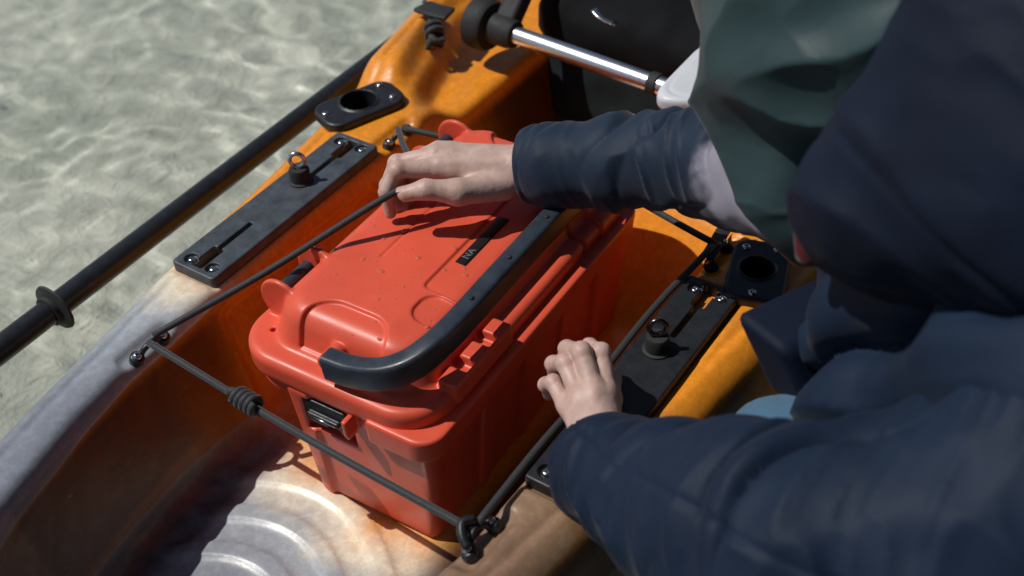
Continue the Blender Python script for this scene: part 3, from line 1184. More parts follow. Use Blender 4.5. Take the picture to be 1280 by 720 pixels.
V, Q = nets(latch_fn, (-0.055, -0.105, 0.12), (0.015, -0.07, 0.17), 0.0015, 1)
lt = put('latch', V, Q, 'black_plastic', cooler)
v, f = sweep(np.array([(-0.040, -0.0975, 0.1465), (-0.001, -0.0975, 0.1465)]), rrect(0.0016, 0.0020, 0.0006, 2), up=(0, 0, 1))
put('latch_bar', v, f, 'steel', lt)

# label with its lettering
zl = surf_z(0.043, 0.145, lid_fn, 0.22, 0.262)
v, f = sweep(np.array([(0.043, 0.100, zl + 0.0008), (0.043, 0.193, zl + 0.0008)]), rrect(0.0135, 0.0020, 0.0008, 2))
lb = put('label', v, f, 'label', cooler, True, 50)
cu = bpy.data.curves.new('lettering', 'FONT')
cu.body = 'NA'
cu.size = 0.0125
cu.extrude = 0.0002
cu.align_x = 'LEFT'
cu.align_y = 'CENTER'
cu.space_character = 1.05
tmp = bpy.data.objects.new('lettering_curve', cu)
COL.objects.link(tmp)
dg = bpy.context.evaluated_depsgraph_get()
tm = bpy.data.meshes.new_from_object(tmp.evaluated_get(dg))
bpy.data.objects.remove(tmp)
tm.name = 'lettering'
tm.transform(Matrix.Translation((0.0435, 0.109, zl + 0.0021)) @ Matrix.Rotation(math.radians(90), 4, 'Z'))
lo = bpy.data.objects.new('lettering', tm)
COL.objects.link(lo)
tm.materials.clear()
tm.materials.append(M['ink'])
WORLD[lo.name] = Vector((0, 0, 0))
lo.parent = lb

# water drops lying on the lid
DV, DF = [], []
rd = random.Random(11)
tries = 0
while len(DV) < 120 * 40 and tries < 1400:
    tries += 1
    x = rd.uniform(-0.125, 0.09)
    y = rd.uniform(-0.07, 0.34)
    if tries % 3:
        y = rd.uniform(-0.06, 0.12)
    z = surf_z(x, y, lid_fn, 0.20, 0.262)
    if z < 0.235:
        continue
    r = 0.0008 + 0.0036 * rd.random() ** 4
    ex = rd.uniform(0.8, 1.3)
    pr = [(1, -0.0003), (0.93, 0.07 * r), (0.70, 0.17 * r), (0.35, 0.235 * r), (0.06, 0.25 * r)]
    o = len(DV)
    for k, h in pr:
        for a in range(8):
            t = a * math.pi / 4
            DV.append((x + r * k * math.cos(t) * ex, y + r * k * math.sin(t) / ex, z + h))
    for i in range(4):
        for a in range(8):
            DF.append((o + i * 8 + a, o + i * 8 + (a + 1) % 8, o + (i + 1) * 8 + (a + 1) % 8, o + (i + 1) * 8 + a))
    DF.append(tuple(o + 32 + a for a in range(8)))
dr = put('water_drops', DV, DF, 'drop', cooler)
tag(dr, kind='stuff')

# ------------------------------------------------------------------ elastic cord
GRIP_R = PD(520, 231, 1.412)        # where the right hand holds it
GRIP_L = np.array((0.236, 0.055, 0.196))
bungee = root('bungee_cord', 'black elastic cord strung round the cooler and pulled up by both hands', 'cord')


def cord(pts, n=8, r=0.0042):
    p = catmull(pts, n)
    v, f = sweep(p, ring_profile(r, 10))
    return put('cord', v, f, 'cord', bungee)


L1, R1, R2, L2 = PE
cord([L1 + (0.004, -0.004, 0.004), L1 * 0.5 + R1 * 0.5 + (0, -0.002, -0.008), R1 + (-0.004, -0.004, 0.002)], 16)
cord([L1 + (0.002, 0.006, 0.006), L1 * 0.5 + PD(478, 249, 1.402) * 0.5 + (0, 0, -0.002), PD(478, 249, 1.402), GRIP_R, PD(543, 221, 1.424)], 14)
cord([PD(530, 226, 1.44), L2 * 0.6 + GRIP_R * 0.4 + (0, 0, 0.002), L2 + (0.002, -0.004, 0.006)], 10)
cord([L2 + (0.004, 0.004, 0.004), L2 * 0.5 + R2 * 0.5 + (0.0, 0.05, -0.004), R2 + (-0.004, 0.002, 0.004)], 16)
cord([R1 + (-0.002, 0.004, 0.004), R1 * 0.5 + GRIP_L * 0.5 + (-0.002, 0, 0.004), GRIP_L, GRIP_L * 0.5 + R2 * 0.5 + (-0.006, 0, 0.002), R2 + (-0.002, -0.004, 0.004)], 10)
# wrapped stopper knot on the near run
kn = L1 + (R1 - L1) * 0.335 + (0, -0.001, -0.005)
ax_ = (R1 - L1) / np.linalg.norm(R1 - L1)
uu = np.cross(ax_, (0, 0, 1))
uu /= np.linalg.norm(uu)
ww = np.cross(uu, ax_)
hx = []
for k in range(70):
    t = k / 69
    a = t * 4.2 * 2 * math.pi
    hx.append(kn + ax_ * (t - 0.5) * 0.030 + 0.0085 * (math.cos(a) * uu + math.sin(a) * ww))
v1 = sweep(np.array(hx), ring_profile(0.0042, 8), up=ax_)
tail = catmull([kn - ax_ * 0.012 + ww * 0.007, kn - ax_ * 0.020 + ww * 0.008 + uu * 0.003, kn - ax_ * 0.024 + ww * 0.004 + uu * 0.004], 5)
v2 = sweep(tail, ring_profile(0.0042, 8))
tail2 = catmull([kn + ax_ * 0.012 - ww * 0.006, kn + ax_ * 0.021 - ww * 0.008], 5)
v3 = sweep(tail2, ring_profile(0.0042, 8))
v, f = merge(v1, v2, v3)
put('knot', v, f, 'cord', bungee)
# metal-tipped hook at the near right anchor
hk = catmull([R1 + (-0.006, 0.004, 0.008), R1 + (-0.012, -0.006, 0.010), R1 + (-0.006, -0.016, 0.006), R1 + (0.004, -0.022, 0.000)], 6)
v, f = sweep(hk, ring_profile(0.0048, 8))
put('hook', v, f, 'black_plastic', bungee)

# ------------------------------------------------------------------ paddle
pa, pb = PZ(0, 437, 0.15), PZ(431, 106, 0.15)
dpp = (pb - pa) / np.linalg.norm(pb - pa)
A0, B0 = pa - dpp * 0.55, pb + dpp * 0.62
paddle = root('paddle', 'black paddle shaft lying along the outer side of the kayak', 'paddle', tuple(A0))
v, f = sweep(np.array([A0 + (B0 - A0) * t for t in np.linspace(0, 1, 9)]), ring_profile(0.0165, 20))
put('shaft', v, f, 'carbon', paddle, True, 60)
rg = pa + dpp * (np.linalg.norm(PZ(66, 386, 0.15) - pa))
v, f = lathe(rg, dpp, [(0.0165, -0.008), (0.020, -0.008), (0.020, -0.002), (0.031, 0.0015), (0.032, 0.004), (0.029, 0.004), (0.019, 0.002), (0.0165, 0.006)], 28)
put('drip_ring', v, f, 'rubber', paddle, True, 40)
for c, dr_ in ((A0, -1), (B0, 1)):
    def bl(x, y, z, c=c, dr_=dr_):
        u = ((x - c[0]) * dpp[0] + (y - c[1]) * dpp[1] + (z - c[2]) * dpp[2]) * dr_
        side = np.array([dpp[1], -dpp[0], 0])
        w = (x - c[0]) * side[0] + (y - c[1]) * side[1]
        hgt = z - c[2] - 0.4 * w ** 2
        hw = 0.02 + 0.075 * ss(-0.05, 0.2, u) * (1 - 0.4 * ss(0.3, 0.5, u))
        return smax(smax(np.abs(w) - hw, np.abs(u - 0.2) - 0.24, 0.06), np.abs(hgt) - 0.004, 0.003)
    e = c + dpp * dr_ * 0.2
    V, Q = nets(bl, e - 0.36, e + 0.36, 0.008, 1) if False else nets(bl, (e[0] - .16, e[1] - .28, e[2] - .03), (e[0] + .16, e[1] + .28, e[2] + .03), 0.0045, 1)
    put('blade', V, Q, 'carbon', paddle)

# ------------------------------------------------------------------ the kayak's own seat at the far end
seat = root('kayak_seat', 'black fabric kayak seat on a bare aluminium tube frame at the far end of the well', 'chair', (0.0, 0.75, 0.15))
ta, tb_ = PZ(640, 42, 0.215), PZ(822, 106, 0.215)
dx = (tb_ - ta) / np.linalg.norm(tb_ - ta)
v, f = sweep(np.array([ta - dx * 0.03, ta, tb_, tb_ + dx * 0.30]), ring_profile(0.0135, 20))
put('frame_tube', v, f, 'aluminium', seat, True)
tr_ = tb_ - dx * 0.012
v, f = lathe(tr_, dx, [(0.0140, 0), (0.0165, 0.001), (0.0165, 0.014), (0.014, 0.015)], 20)
put('strap_loop', v, f, 'rubber', seat, True, 40)
cl = ta - dx * 0.045
v, f = merge(lathe(cl - dx * 0.028, dx, [(0.030, 0), (0.038, 0.004), (0.040, 0.012), (0.040, 0.030), (0.036, 0.036), (0.020, 0.037)], 30),
             lathe(cl, dx, [(0.022, 0), (0.024, 0.012), (0.024, 0.040), (0.020, 0.052), (0.015, 0.053)], 24))
put('foot_clamp', v, f, 'rubber', seat, True, 40)
v, f = sweep(np.array([cl + dx * 0.03 + (0, 0.01, 0.01), cl + dx * 0.03 + (0.0, 0.06, 0.05), cl + dx * 0.03 + (0, 0.16, 0.09)]), rrect(0.035, 0.030, 0.008))
put('side_bracket', v, f, 'rubber', seat, True, 40)


def cushion(x, y, z):
    b = sdbox3(x + 0.02, y - 0.86, z - 0.20 - 0.10 * (y - 0.8), 0.23, 0.19, 0.045, 0.04)
    return b


V, Q = nets(cushion, (-0.27, 0.65, 0.12), (0.23, 1.07, 0.30), 0.009, 1)
N = normals(cushion, V)
V = V + N * (0.006 * vnoise(V * 14) + 0.004 * vnoise(V * 35))[:, None]
put('cushion', V, Q, 'seat_fabric', seat)


def pouch(x, y, z):
    c = PZ(760, 110, 0.11)
    return sdbox3(x - c[0], y - c[1] - 0.05 - 0.3 * (z - c[2]), z - c[2], 0.135, 0.05, 0.085, 0.035)


c = PZ(760, 110, 0.11)
V, Q = nets(pouch, (c[0] - .16, c[1] - .08, c[2] - .11), (c[0] + .16, c[1] + .18, c[2] + .11), 0.006, 1)
N = normals(pouch, V)
V = V + N * (0.008 * vnoise(V * 13 + 3) + 0.004 * vnoise(V * 33))[:, None]
put('underseat_bag', V, Q, 'canvas', seat)


def backrest(x, y, z):
    return sdbox3(x - 0.02, y - 0.99 - 0.25 * (z - 0.4), z - 0.40, 0.235, 0.04, 0.22, 0.035)


V, Q = nets(backrest, (-0.25, 0.85, 0.16), (0.29, 1.13, 0.64), 0.009, 1)
N = normals(backrest, V)
V = V + N * (0.010 * vnoise(V * 11) + 0.005 * vnoise(V * 31))[:, None]
put('backrest', V, Q, 'seat_fabric', seat)
v, f = sweep(catmull([PZ(742, 12, 0.29), PZ(752, 22, 0.285), PZ(770, 30, 0.28)], 4), rrect(0.010, 0.003, 0.001, 2))
put('seat_buckle', v, f, 'steel', seat)

# white moulded panel behind the sleeve
wp = [PZ(806, 132, 0.245), PZ(886, 50, 0.245), PZ(1010, 40, 0.245), PZ(1010, 142, 0.245)]


def panel_fn(x, y, z):
    d = None
    k = len(wp)
    c = sum(wp) / k
    zz = z - 0.243
    for i in range(k):
        a, b = wp[i], wp[(i + 1) % k]
        e = b - a
        n = np.array([e[1], -e[0]])
        n /= np.linalg.norm(n)
        if np.dot(n, (c - a)[:2]) > 0:
            n = -n
        q = (x - a[0]) * n[0] + (y - a[1]) * n[1]
        d = q if d is None else smax(d, q, 0.045)
    s = smax(d, np.abs(zz) - 0.013, 0.010)
    s = smax(s, -smax(np.abs(d + 0.010) - 0.0015, 0.0115 - zz, 0.001), 0.001)
    return s


wl = np.min(np.array(wp), 0) - 0.03
wh = np.max(np.array(wp), 0) + 0.03
V, Q = nets(panel_fn, (wl[0], wl[1], 0.22), (wh[0], wh[1], 0.27), 0.003, 1)
o = put('plastic_tray', V, Q, 'white')
tag(o, 'white plastic tray with a rounded corner poking out behind the raised sleeve', 'tray')

# ------------------------------------------------------------------ person
person = root('person', 'person in a navy padded jacket crouching beside the kayak and pulling the cord', 'person', (0.72, 0.05, BED_Z))


def chain(x, y, z, pts, k=0.006):
    d = None
    for a, b in zip(pts[:-1], pts[1:]):
        q = cone(x, y, z, a[0], b[0], a[1], b[1])
        d = q if d is None else smin(d, q, k)
    return d


def hand_mesh(wrist, fore, mcps, fingers, thumb, h=0.0012, back=None):
    """wrist, forearm end; knuckles; finger joint chains; thumb chain: lists of (point, radius)"""
    allp = [wrist, fore] + [p for f_ in fingers for p in f_] + list(thumb)
    P = np.array([q[0] for q in allp])
    R_ = max(q[1] for q in allp)

    def fn(x, y, z):
        d = cone(x, y, z, wrist[0], fore[0], wrist[1], fore[1])
        # palm
        pal = None
        for m in mcps:
            q = cone(x, y, z, wrist[0] * 0.82 + m[0] * 0.18, m[0], wrist[1] * 0.80, m[1])
            pal = q if pal is None else smin(pal, q, 0.012)
        for a, b in zip(mcps[:-1], mcps[1:]):
            pal = smin(pal, cone(x, y, z, a[0] * 0.88 + wrist[0] * 0.12, b[0] * 0.88 + wrist[0] * 0.12, a[1] * 0.92, b[1] * 0.92), 0.008)
        d = smin(d, pal, 0.016)
        # tendons on the back of the hand
        if back is not None:
            for m in mcps:
                a = m[0] + back * (m[1] * 0.78)
                b = wrist[0] * 0.72 + m[0] * 0.28 + back * (wrist[1] * 0.52)
                d = smin(d, cone(x, y, z, a, b, 0.0042, 0.0030), 0.0050)
        for m, f_ in zip(mcps, fingers):
            ch = [m] + f_
            q = chain(x, y, z, ch, 0.0035)
            for a in f_[:-1]:
                q = smin(q, np.sqrt((x - a[0][0]) ** 2 + (y - a[0][1]) ** 2 + (z - a[0][2]) ** 2) - a[1] * 1.0, 0.004)
            d = smin(d, q, 0.0042)
        t = chain(x, y, z, thumb, 0.006)
        d = smin(d, t, 0.009)
        return d
    V, Q = nets(fn, P.min(0) - R_ - 0.012, P.max(0) + R_ + 0.012, h, 1)
    N = normals(fn, V, 0.001)
    # creases across the joints and loose skin over the knuckles
    d = np.zeros(len(V))
    for m, f_ in list(zip(mcps, fingers)) + [(thumb[1], list(thumb[2:]))]:
        ch = [m] + list(f_)
        for a, b in zip(ch[1:-1], ch[2:]):
            t = b[0] - a[0]
            t = t / np.linalg.norm(t)
            w = V - a[0]
            u = w @ t
            g = np.exp(-(np.linalg.norm(w, axis=1) / (a[1] * 1.15)) ** 4)
            d -= 0.00042 * g * (0.5 + 0.5 * np.cos((u + 0.0008 * vnoise(V * 300)) * 2 * math.pi / 0.0042)) ** 2
    d += 0.00030 * vnoise(V * 70) + 0.00016 * vnoise(V * 210)
    V = V + N * d[:, None]
    red = np.zeros(len(V))
    for ch, w in [([m] + list(f_), 1.0) for m, f_ in zip(mcps, fingers)] + [(list(thumb), 0.9)]:
        for k_, a in enumerate(ch):
            rr = 0.012 if k_ < len(ch) - 1 else 0.015
            red = np.maximum(red, w * (0.65 if k_ < len(ch) - 1 else 1.0) * np.exp(-(np.linalg.norm(V - a[0], axis=1) / rr) ** 2))
    return V, Q, red



# right hand: reaches over the lid, cord pinched between thumb and forefinger
rw = (PD(662, 212, 1.425), 0.025)
rf = (PD(760, 208, 1.40), 0.032)
r_mcp = [(PD(549, 211, 1.418), 0.0135), (PD(544, 196, 1.428), 0.0135), (PD(549, 190, 1.445), 0.0128), (PD(561, 190, 1.462), 0.0118)]
r_fing = [
    [(PD(497, 212, 1.404), 0.0095), (PD(483, 240, 1.418), 0.0084), (PD(488, 266, 1.434), 0.0071)],
    [(PD(496, 204, 1.432), 0.0096), (PD(484, 232, 1.446), 0.0086), (PD(494, 260, 1.458), 0.0073)],
    [(PD(506, 205, 1.456), 0.0091), (PD(494, 234, 1.462), 0.0082), (PD(505, 261, 1.464), 0.0071)],
    [(PD(525, 208, 1.470), 0.0084), (PD(510, 236, 1.472), 0.0075), (PD(512, 258, 1.472), 0.0066)],
]
r_thumb = [(PD(630, 232, 1.418), 0.0175), (PD(572, 240, 1.392), 0.0150), (PD(532, 237, 1.384), 0.0112), (PD(507, 242, 1.388), 0.0094)]
back_r = -FW * 0.85 - RC[1] * 0.5
back_r /= np.linalg.norm(back_r)
HR = hand_mesh(rw, rf, r_mcp, r_fing, r_thumb, 0.0012, back_r)

# left hand: knuckles up, fingers hooked round the cord at the gunwale
lw = (PD(746, 552, 1.198), 0.0225)
lf = (PD(800, 610, 1.14), 0.033)
l_mcp = [(PD(758, 488, 1.236), 0.0106), (PD(741, 485, 1.227), 0.0110), (PD(723, 492, 1.230), 0.0104), (PD(707, 505, 1.241), 0.0095)]
l_fing = [
    [(PD(751, 440, 1.247), 0.0090), (PD(737, 433, 1.280), 0.0083), (PD(724, 446, 1.302), 0.0074)],
    [(PD(727, 439, 1.238), 0.0093), (PD(709, 436, 1.274), 0.0085), (PD(704, 454, 1.300), 0.0076)],
    [(PD(706, 454, 1.246), 0.0089), (PD(692, 455, 1.280), 0.0081), (PD(694, 470, 1.304), 0.0073)],
    [(PD(691, 478, 1.257), 0.0080), (PD(682, 481, 1.284), 0.0073), (PD(686, 493, 1.302), 0.0066)],
]
l_thumb = [(PD(758, 530, 1.215), 0.0150), (PD(763, 500, 1.258), 0.0115), (PD(764, 474, 1.284), 0.0100), (PD(750, 456, 1.302), 0.0086)]
back_l = -FW * 0.95 - RC[1] * 0.3
back_l /= np.linalg.norm(back_l)
HL = hand_mesh(lw, lf, l_mcp, l_fing, l_thumb, 0.0012, back_l)

# skeleton of the figure
R_WR, R_EL, R_SH = rf[0], PD(962, 218, 1.255), PD(1085, -40, 1.15)
L_WR, L_EL, L_SH = lf[0], PD(1010, 740, 0.93), PD(1420, 560, 0.86)
HEAD = PD(1275, 150, 0.90)
CHEST = (R_SH + L_SH) / 2 + np.array([0.10, 0.02, -0.10])
PELV = CHEST + np.array([0.24, 0.0, -0.32])
KNEE_L, KNEE_R = PD(985, 578, 1.16), np.array((0.52, 0.36, 0.17))
FOOT_L, FOOT_R = np.array((0.66, -0.06, BED_Z)), np.array((0.72, 0.30, BED_Z))


def body_fn2(x, y, z):
    d = cone(x, y, z, R_EL, R_WR, 0.034, 0.028)
    d = smin(d, cone(x, y, z, R_SH, R_EL, 0.050, 0.036), 0.01)
    e = smin(cone(x, y, z, L_EL, L_WR, 0.040, 0.032), cone(x, y, z, L_SH, L_EL, 0.055, 0.042), 0.02)
    t = cone(x, y, z, CHEST, PELV, 0.135, 0.125)
    t = smin(t, cone(x, y, z, R_SH, L_SH, 0.065, 0.065), 0.06)
    nk = cone(x, y, z, (R_SH + L_SH) / 2, HEAD, 0.055, 0.05)
    hd_ = ellip(x, y, z, HEAD, [(-0.85, 0, -0.53), (0, 1, 0), (-0.53, 0, 0.85)], (0.10, 0.078, 0.115))
    face = np.array((-0.85, 0, -0.53))
    nose = HEAD + face * 0.098
    hd_ = smin(hd_, cone(x, y, z, nose + np.array((-0.53, 0, .85)) * 0.03, nose + face * 0.018 - np.array((-0.53, 0, .85)) * 0.015, 0.009, 0.014), 0.01)
    t = smin(t, smin(nk, hd_, 0.03), 0.03)
    for kn_, ft, s in ((KNEE_L, FOOT_L, -1), (KNEE_R, FOOT_R, 1)):
        hip = PELV + np.array((0, 0.09 * s, -0.04))
        t = smin(t, cone(x, y, z, hip, kn_, 0.085, 0.056), 0.04)
        t = smin(t, cone(x, y, z, kn_, ft + np.array((0, 0, 0.06)), 0.054, 0.038), 0.015)
        t = smin(t, cone(x, y, z, ft + np.array((0.03, 0, 0.035)), ft + np.array((-0.17, 0, 0.03)), 0.038, 0.030), 0.02)
    return np.minimum(smin(t, d, 0.03), smin(t, e, 0.03))


pts = np.array([R_WR, R_EL, R_SH, L_WR, L_EL, L_SH, HEAD, CHEST, PELV, KNEE_L, KNEE_R, FOOT_L, FOOT_R])
V0, Q0 = nets(body_fn2, pts.min(0) - 0.19, pts.max(0) + 0.19, 0.012, 1)
Vs, Qs, o_ = [V0, HR[0], HL[0]], [Q0], len(V0)
Qs.append(HR[1] + len(V0))
Qs.append(HL[1] + len(V0) + len(HR[0]))
body = put('body', np.concatenate(Vs), np.concatenate(Qs), 'skin', person)
at = body.data.attributes.new('redness', 'FLOAT', 'POINT')
at.data.foreach_set('value', np.concatenate([np.zeros(len(V0)), HR[2], HL[2]]).astype(np.float32))

# finger nails that show
def nail(tip, prev, side, r):
    t = tip[0] - prev[0]
    t = t / np.linalg.norm(t)
    n = side - t * np.dot(side, t)
    n /= np.linalg.norm(n)
    b = np.cross(t, n)
    Vn, Fn = [], []
    for i in range(5):
        for j in range(5):
            a = (j - 2) / 2 * 0.95
            u = (i - 2) / 2 * r * 0.72
            rr = r * 1.03
            Vn.append(tip[0] + t * (u + r * 0.25) + n * rr * math.cos(a) * (1 - 0.10 * (i == 4)) + b * rr * math.sin(a) * 0.85)
    for i in range(4):
        for j in range(4):
            Fn.append((i * 5 + j, i * 5 + j + 1, (i + 1) * 5 + j + 1, (i + 1) * 5 + j))
    put('finger_nail', Vn, Fn, 'nail', body)


nail(r_thumb[-1], r_thumb[-2], -FW * 0.35 - RC[1] * 0.95, r_thumb[-1][1] * 0.97)


# ---- clothes: implicit shells with folds pressed into them
def folds(V, N, a, b, amp, freq, warpf=9.0, seed=0.0, phase=0.0):
    """creases that run across the line a-b"""
    t = (b - a) / np.linalg.norm(b - a)
    u = (V - a) @ t
    w = vnoise(V * warpf + seed)
    w2 = vnoise(V * warpf * 2.3 + seed + 9)
    s = np.sin((u + 0.030 * w + 0.012 * w2) * freq + phase)
    s = (1 - np.abs(s)) ** 1.6 * 2.2 - 0.7
    return amp * s * np.clip(0.5 + 0.9 * vnoise(V * 7 + seed + 3), 0, 1.3)


def unit(v):
    return v / np.linalg.norm(v)


def creases(V, across, along, fa, fl, amp, seed, p=3.0, w=0.5):
    """network of ridges, long in one direction and closely spaced in the other"""
    across = unit(across)
    along = unit(along - across * np.dot(along, across))
    th = np.cross(across, along)
    P = np.stack([(V @ across) * fa, (V @ along) * fl, (V @ th) * fl], 1)
    P = P + w * np.stack([vnoise(V * 11 + seed), vnoise(V * 11 + seed + 20), vnoise(V * 11 + seed + 40)], 1)
    r = (1 - np.abs(vnoise(P + seed))) ** p
    return amp * (r - 0.35) * np.clip(0.75 + 0.8 * vnoise(V * 6 + seed + 30), 0.1, 1.4)


def cloth(name, fn, lo, hi, h, mat, disp):
    V, Q = nets(fn, lo, hi, h, 1)
    N = normals(fn, V, 0.004)
    V = V + N * disp(V, N)[:, None]
    return put(name, V, Q, mat, person)


# right forearm sleeve
ra = [(PD(652, 208, 1.428), 0.036), (PD(690, 206, 1.415), 0.047), (PD(770, 206, 1.385), 0.0485), (PD(860, 204, 1.33), 0.0535), (PD(930, 210, 1.28), 0.062), (PD(990, 232, 1.235), 0.064)]


def slv_r(x, y, z):
    d = chain(x, y, z, ra, 0.02)
    # open cuff
    t = ra[1][0] - ra[0][0]
    t = t / np.linalg.norm(t)
    u = (x - ra[0][0][0]) * t[0] + (y - ra[0][0][1]) * t[1] + (z - ra[0][0][2]) * t[2]
    d = smax(d, 0.002 - u, 0.006)
    hol = cone(x, y, z, ra[0][0] - t * 0.05, ra[0][0] + t * 0.02, 0.030, 0.028)
    return smax(d, -hol, 0.004)


def d_r(V, N):
    a, b = ra[0][0], ra[-1][0]
    u = (V - a) @ ((b - a) / np.linalg.norm(b - a))
    k = ss(0.04, 0.20, u)
    d = (creases(V, b - a + RC[1] * 0.10, RC[1], 30, 8, -0.0140, 1.0, 5.0) + creases(V, b - a - RC[1] * 0.08, RC[1], 55, 14, 0.0045, 5.0)) * (0.25 + 0.9 * k)
    d += 0.006 * vnoise(V * 13) * (0.3 + k) + 0.0012 * vnoise(V * 40 + 4)
    # quilting seam
    d -= 0.0030 * np.exp(-((u - 0.020) / 0.0035) ** 2)
    d += 0.0016 * np.exp(-((u - 0.030) / 0.02) ** 2) * vnoise(V * np.array([60, 60, 60]))
    return d


P_ = np.array([q[0] for q in ra])
cloth('sleeve', slv_r, P_.min(0) - 0.075, P_.max(0) + 0.075, 0.0030, 'sleeve_r', d_r)

# grey-green upper sleeve
ga = [(PD(972, 190, 1.235), 0.070), (PD(1015, 105, 1.20), 0.096), (PD(1045, -10, 1.16), 0.112), (PD(1090, -120, 1.12), 0.125)]


def slv_g(x, y, z):
    d = chain(x, y, z, ga, 0.03)
    d = smin(d, cone(x, y, z, PD(1045, -10, 1.16), PD(1190, 20, 1.08), 0.120, 0.110), 0.05)
    d = smin(d, cone(x, y, z, PD(930, 195, 1.25), PD(990, 235, 1.22), 0.066, 0.074), 0.03)
    n = unit(PD(980, 178, 1.215) - PD(925, 205, 1.265))
    c = PD(966, 196, 1.235)
    e = (x - c[0]) * n[0] + (y - c[1]) * n[1] + (z - c[2]) * n[2]
    return smax(d, -e, 0.008)


def d_g(V, N):
    a, b = PD(950, 0, 1.2), PD(1035, 200, 1.2)
    ac, al = b - a, PD(1080, 60, 1.2) - PD(930, 110, 1.2)
    d = creases(V, ac, al, 11, 3.6, 0.021, 4.0, 1.6, 0.3) + creases(V, ac, al, 26, 9, 0.004, 9.0)
    e = (V - PD(935, 200, 1.22)) @ unit(PD(1060, 120, 1.2) - PD(935, 200, 1.22))
    d += creases(V, al, ac, 40, 9, 0.003, 14.0) * np.exp(-(np.maximum(e, 0) / 0.035) ** 2)
    return d + 0.008 * vnoise(V * 8 + 2) + 0.0012 * vnoise(V * 28)


P_ = np.array([q[0] for q in ga] + [PD(945, 195, 1.24), PD(1190, 20, 1.08)])
cloth('upper_sleeve', slv_g, P_.min(0) - 0.15, P_.max(0) + 0.15, 0.0030, 'green', d_g)

# left sleeve and jacket body
la = [(PD(742, 556, 1.205), 0.040), (PD(764, 588, 1.18), 0.052), (PD(850, 636, 1.07), 0.068), (PD(935, 668, 0.99), 0.086), (PD(1010, 700, 0.93), 0.092)]


def slv_l(x, y, z):
    d = chain(x, y, z, la, 0.02)
    d = smin(d, cone(x, y, z, la[-1][0], PD(1180, 690, 0.90), 0.083, 0.100), 0.03)
    d = smin(d, cone(x, y, z, PD(1180, 690, 0.90), PD(1420, 560, 0.86), 0.100, 0.110), 0.03)
    t = la[1][0] - la[0][0]
    t = t / np.linalg.norm(t)
    u = (x - la[0][0][0]) * t[0] + (y - la[0][0][1]) * t[1] + (z - la[0][0][2]) * t[2]
    d = smax(d, 0.002 - u, 0.006)
    hol = cone(x, y, z, la[0][0] - t * 0.05, la[0][0] + t * 0.018, 0.033, 0.031)
    return smax(d, -hol, 0.004)


def d_l(V, N):
    a, b = la[0][0], la[3][0]
    cr = unit(np.cross(b - a, FW))
    d = creases(V, b - a, cr, 17, 5, -0.0190, 2.0, 5.0) + creases(V, b - a + cr * 0.04, cr, 34, 9, 0.0060, 6.0) + creases(V, b - a + cr * 0.05, cr, 55, 18, 0.0018, 16.0)
    u = (V - a) @ unit(la[1][0] - la[0][0])
    d -= 0.0030 * np.exp(-((u - 0.022) / 0.0035) ** 2)
    # seam along the sleeve
    ax2 = unit(la[3][0] - la[0][0])
    sd = (V - la[0][0] - cr * 0.012) @ cr
    d -= 0.0028 * np.exp(-((sd + 0.006 * vnoise(V * 9)) / 0.003) ** 2) * ((N @ -FW) > 0)
    return d + 0.008 * vnoise(V * 10 + 1) + 0.0012 * vnoise(V * 34)


P_ = np.array([q[0] for q in la] + [PD(1420, 560, 0.86)])
cloth('sleeve', slv_l, P_.min(0) - 0.12, P_.max(0) + 0.13, 0.0040, 'navy', d_l)

TC = PD(1340, 470, 1.03)


def jacket(x, y, z):
    d = cone(x, y, z, PD(1150, 455, 1.10), PD(1420, 470, 0.98), 0.098, 0.17)
    d = smin(d, cone(x, y, z, PD(1120, 390, 1.10), PD(1300, 330, 1.02), 0.060, 0.12), 0.05)
    d = smin(d, cone(x, y, z, CHEST, PELV, 0.18, 0.17), 0.08)
    d = smin(d, cone(x, y, z, R_SH * 0.45 + L_SH * 0.55, L_SH, 0.09, 0.10), 0.07)
    return d


def d_j(V, N):
    a, b = PD(1180, 330, 1.05), PD(1130, 620, 1.0)
    d = creases(V, b - a, RC[0], 13, 3.2, -0.034, 5.0, 5.0, 0.3) + creases(V, b - a, RC[0], 30, 8, 0.008, 8.0)
    return d + 0.010 * vnoise(V * 7 + 6) + 0.0012 * vnoise(V * 28)


P_ = np.array([PD(1060, 455, 1.10), PD(1420, 470, .98), CHEST, PELV, R_SH, L_SH])
cloth('jacket', jacket, P_.min(0) - 0.21, P_.max(0) + 0.21, 0.0062, 'navy', d_j)

# hood with a red lining
HC = PD(1262, 165, 0.88)
hax = PD(1300, 10, 0.84) - PD(1085, 262, 0.92)
hax /= np.linalg.norm(hax)


def hood_out(x, y, z):
    d = cone(x, y, z, PD(1106, 250, 0.95), PD(1290, 30, 0.86), 0.072, 0.070)
    d = smin(d, cone(x, y, z, PD(1200, 250, 0.95), PD(1330, 120, 0.90), 0.085, 0.125), 0.05)
    d = smin(d, ellip(x, y, z, HEAD + np.array((0.05, 0, 0.0)), [(1, 0, 0), (0, 1, 0), (0, 0, 1)], (0.145, 0.14, 0.15)), 0.04)
    return d


def hood_fn(x, y, z):
    d = hood_out(x, y, z)
    op = PD(1040, 330, 1.08)
    hol = cone(x, y, z, op, HEAD, 0.025, 0.095)
    return smax(d, -hol, 0.015)


def d_h(V, N):
    d = 0.007 * vnoise(V * 10 + 8) + 0.0025 * vnoise(V * 34)
    q = (V - PD(1050, 168, 0.9)) @ hax
    d -= 0.003 * np.exp(-(q / 0.004) ** 2)
    d += creases(V, hax, FW, 12, 5, 0.010, 15.0, 2.4, 0.3) + creases(V, hax, FW, 34, 12, 0.003, 19.0)
    return d


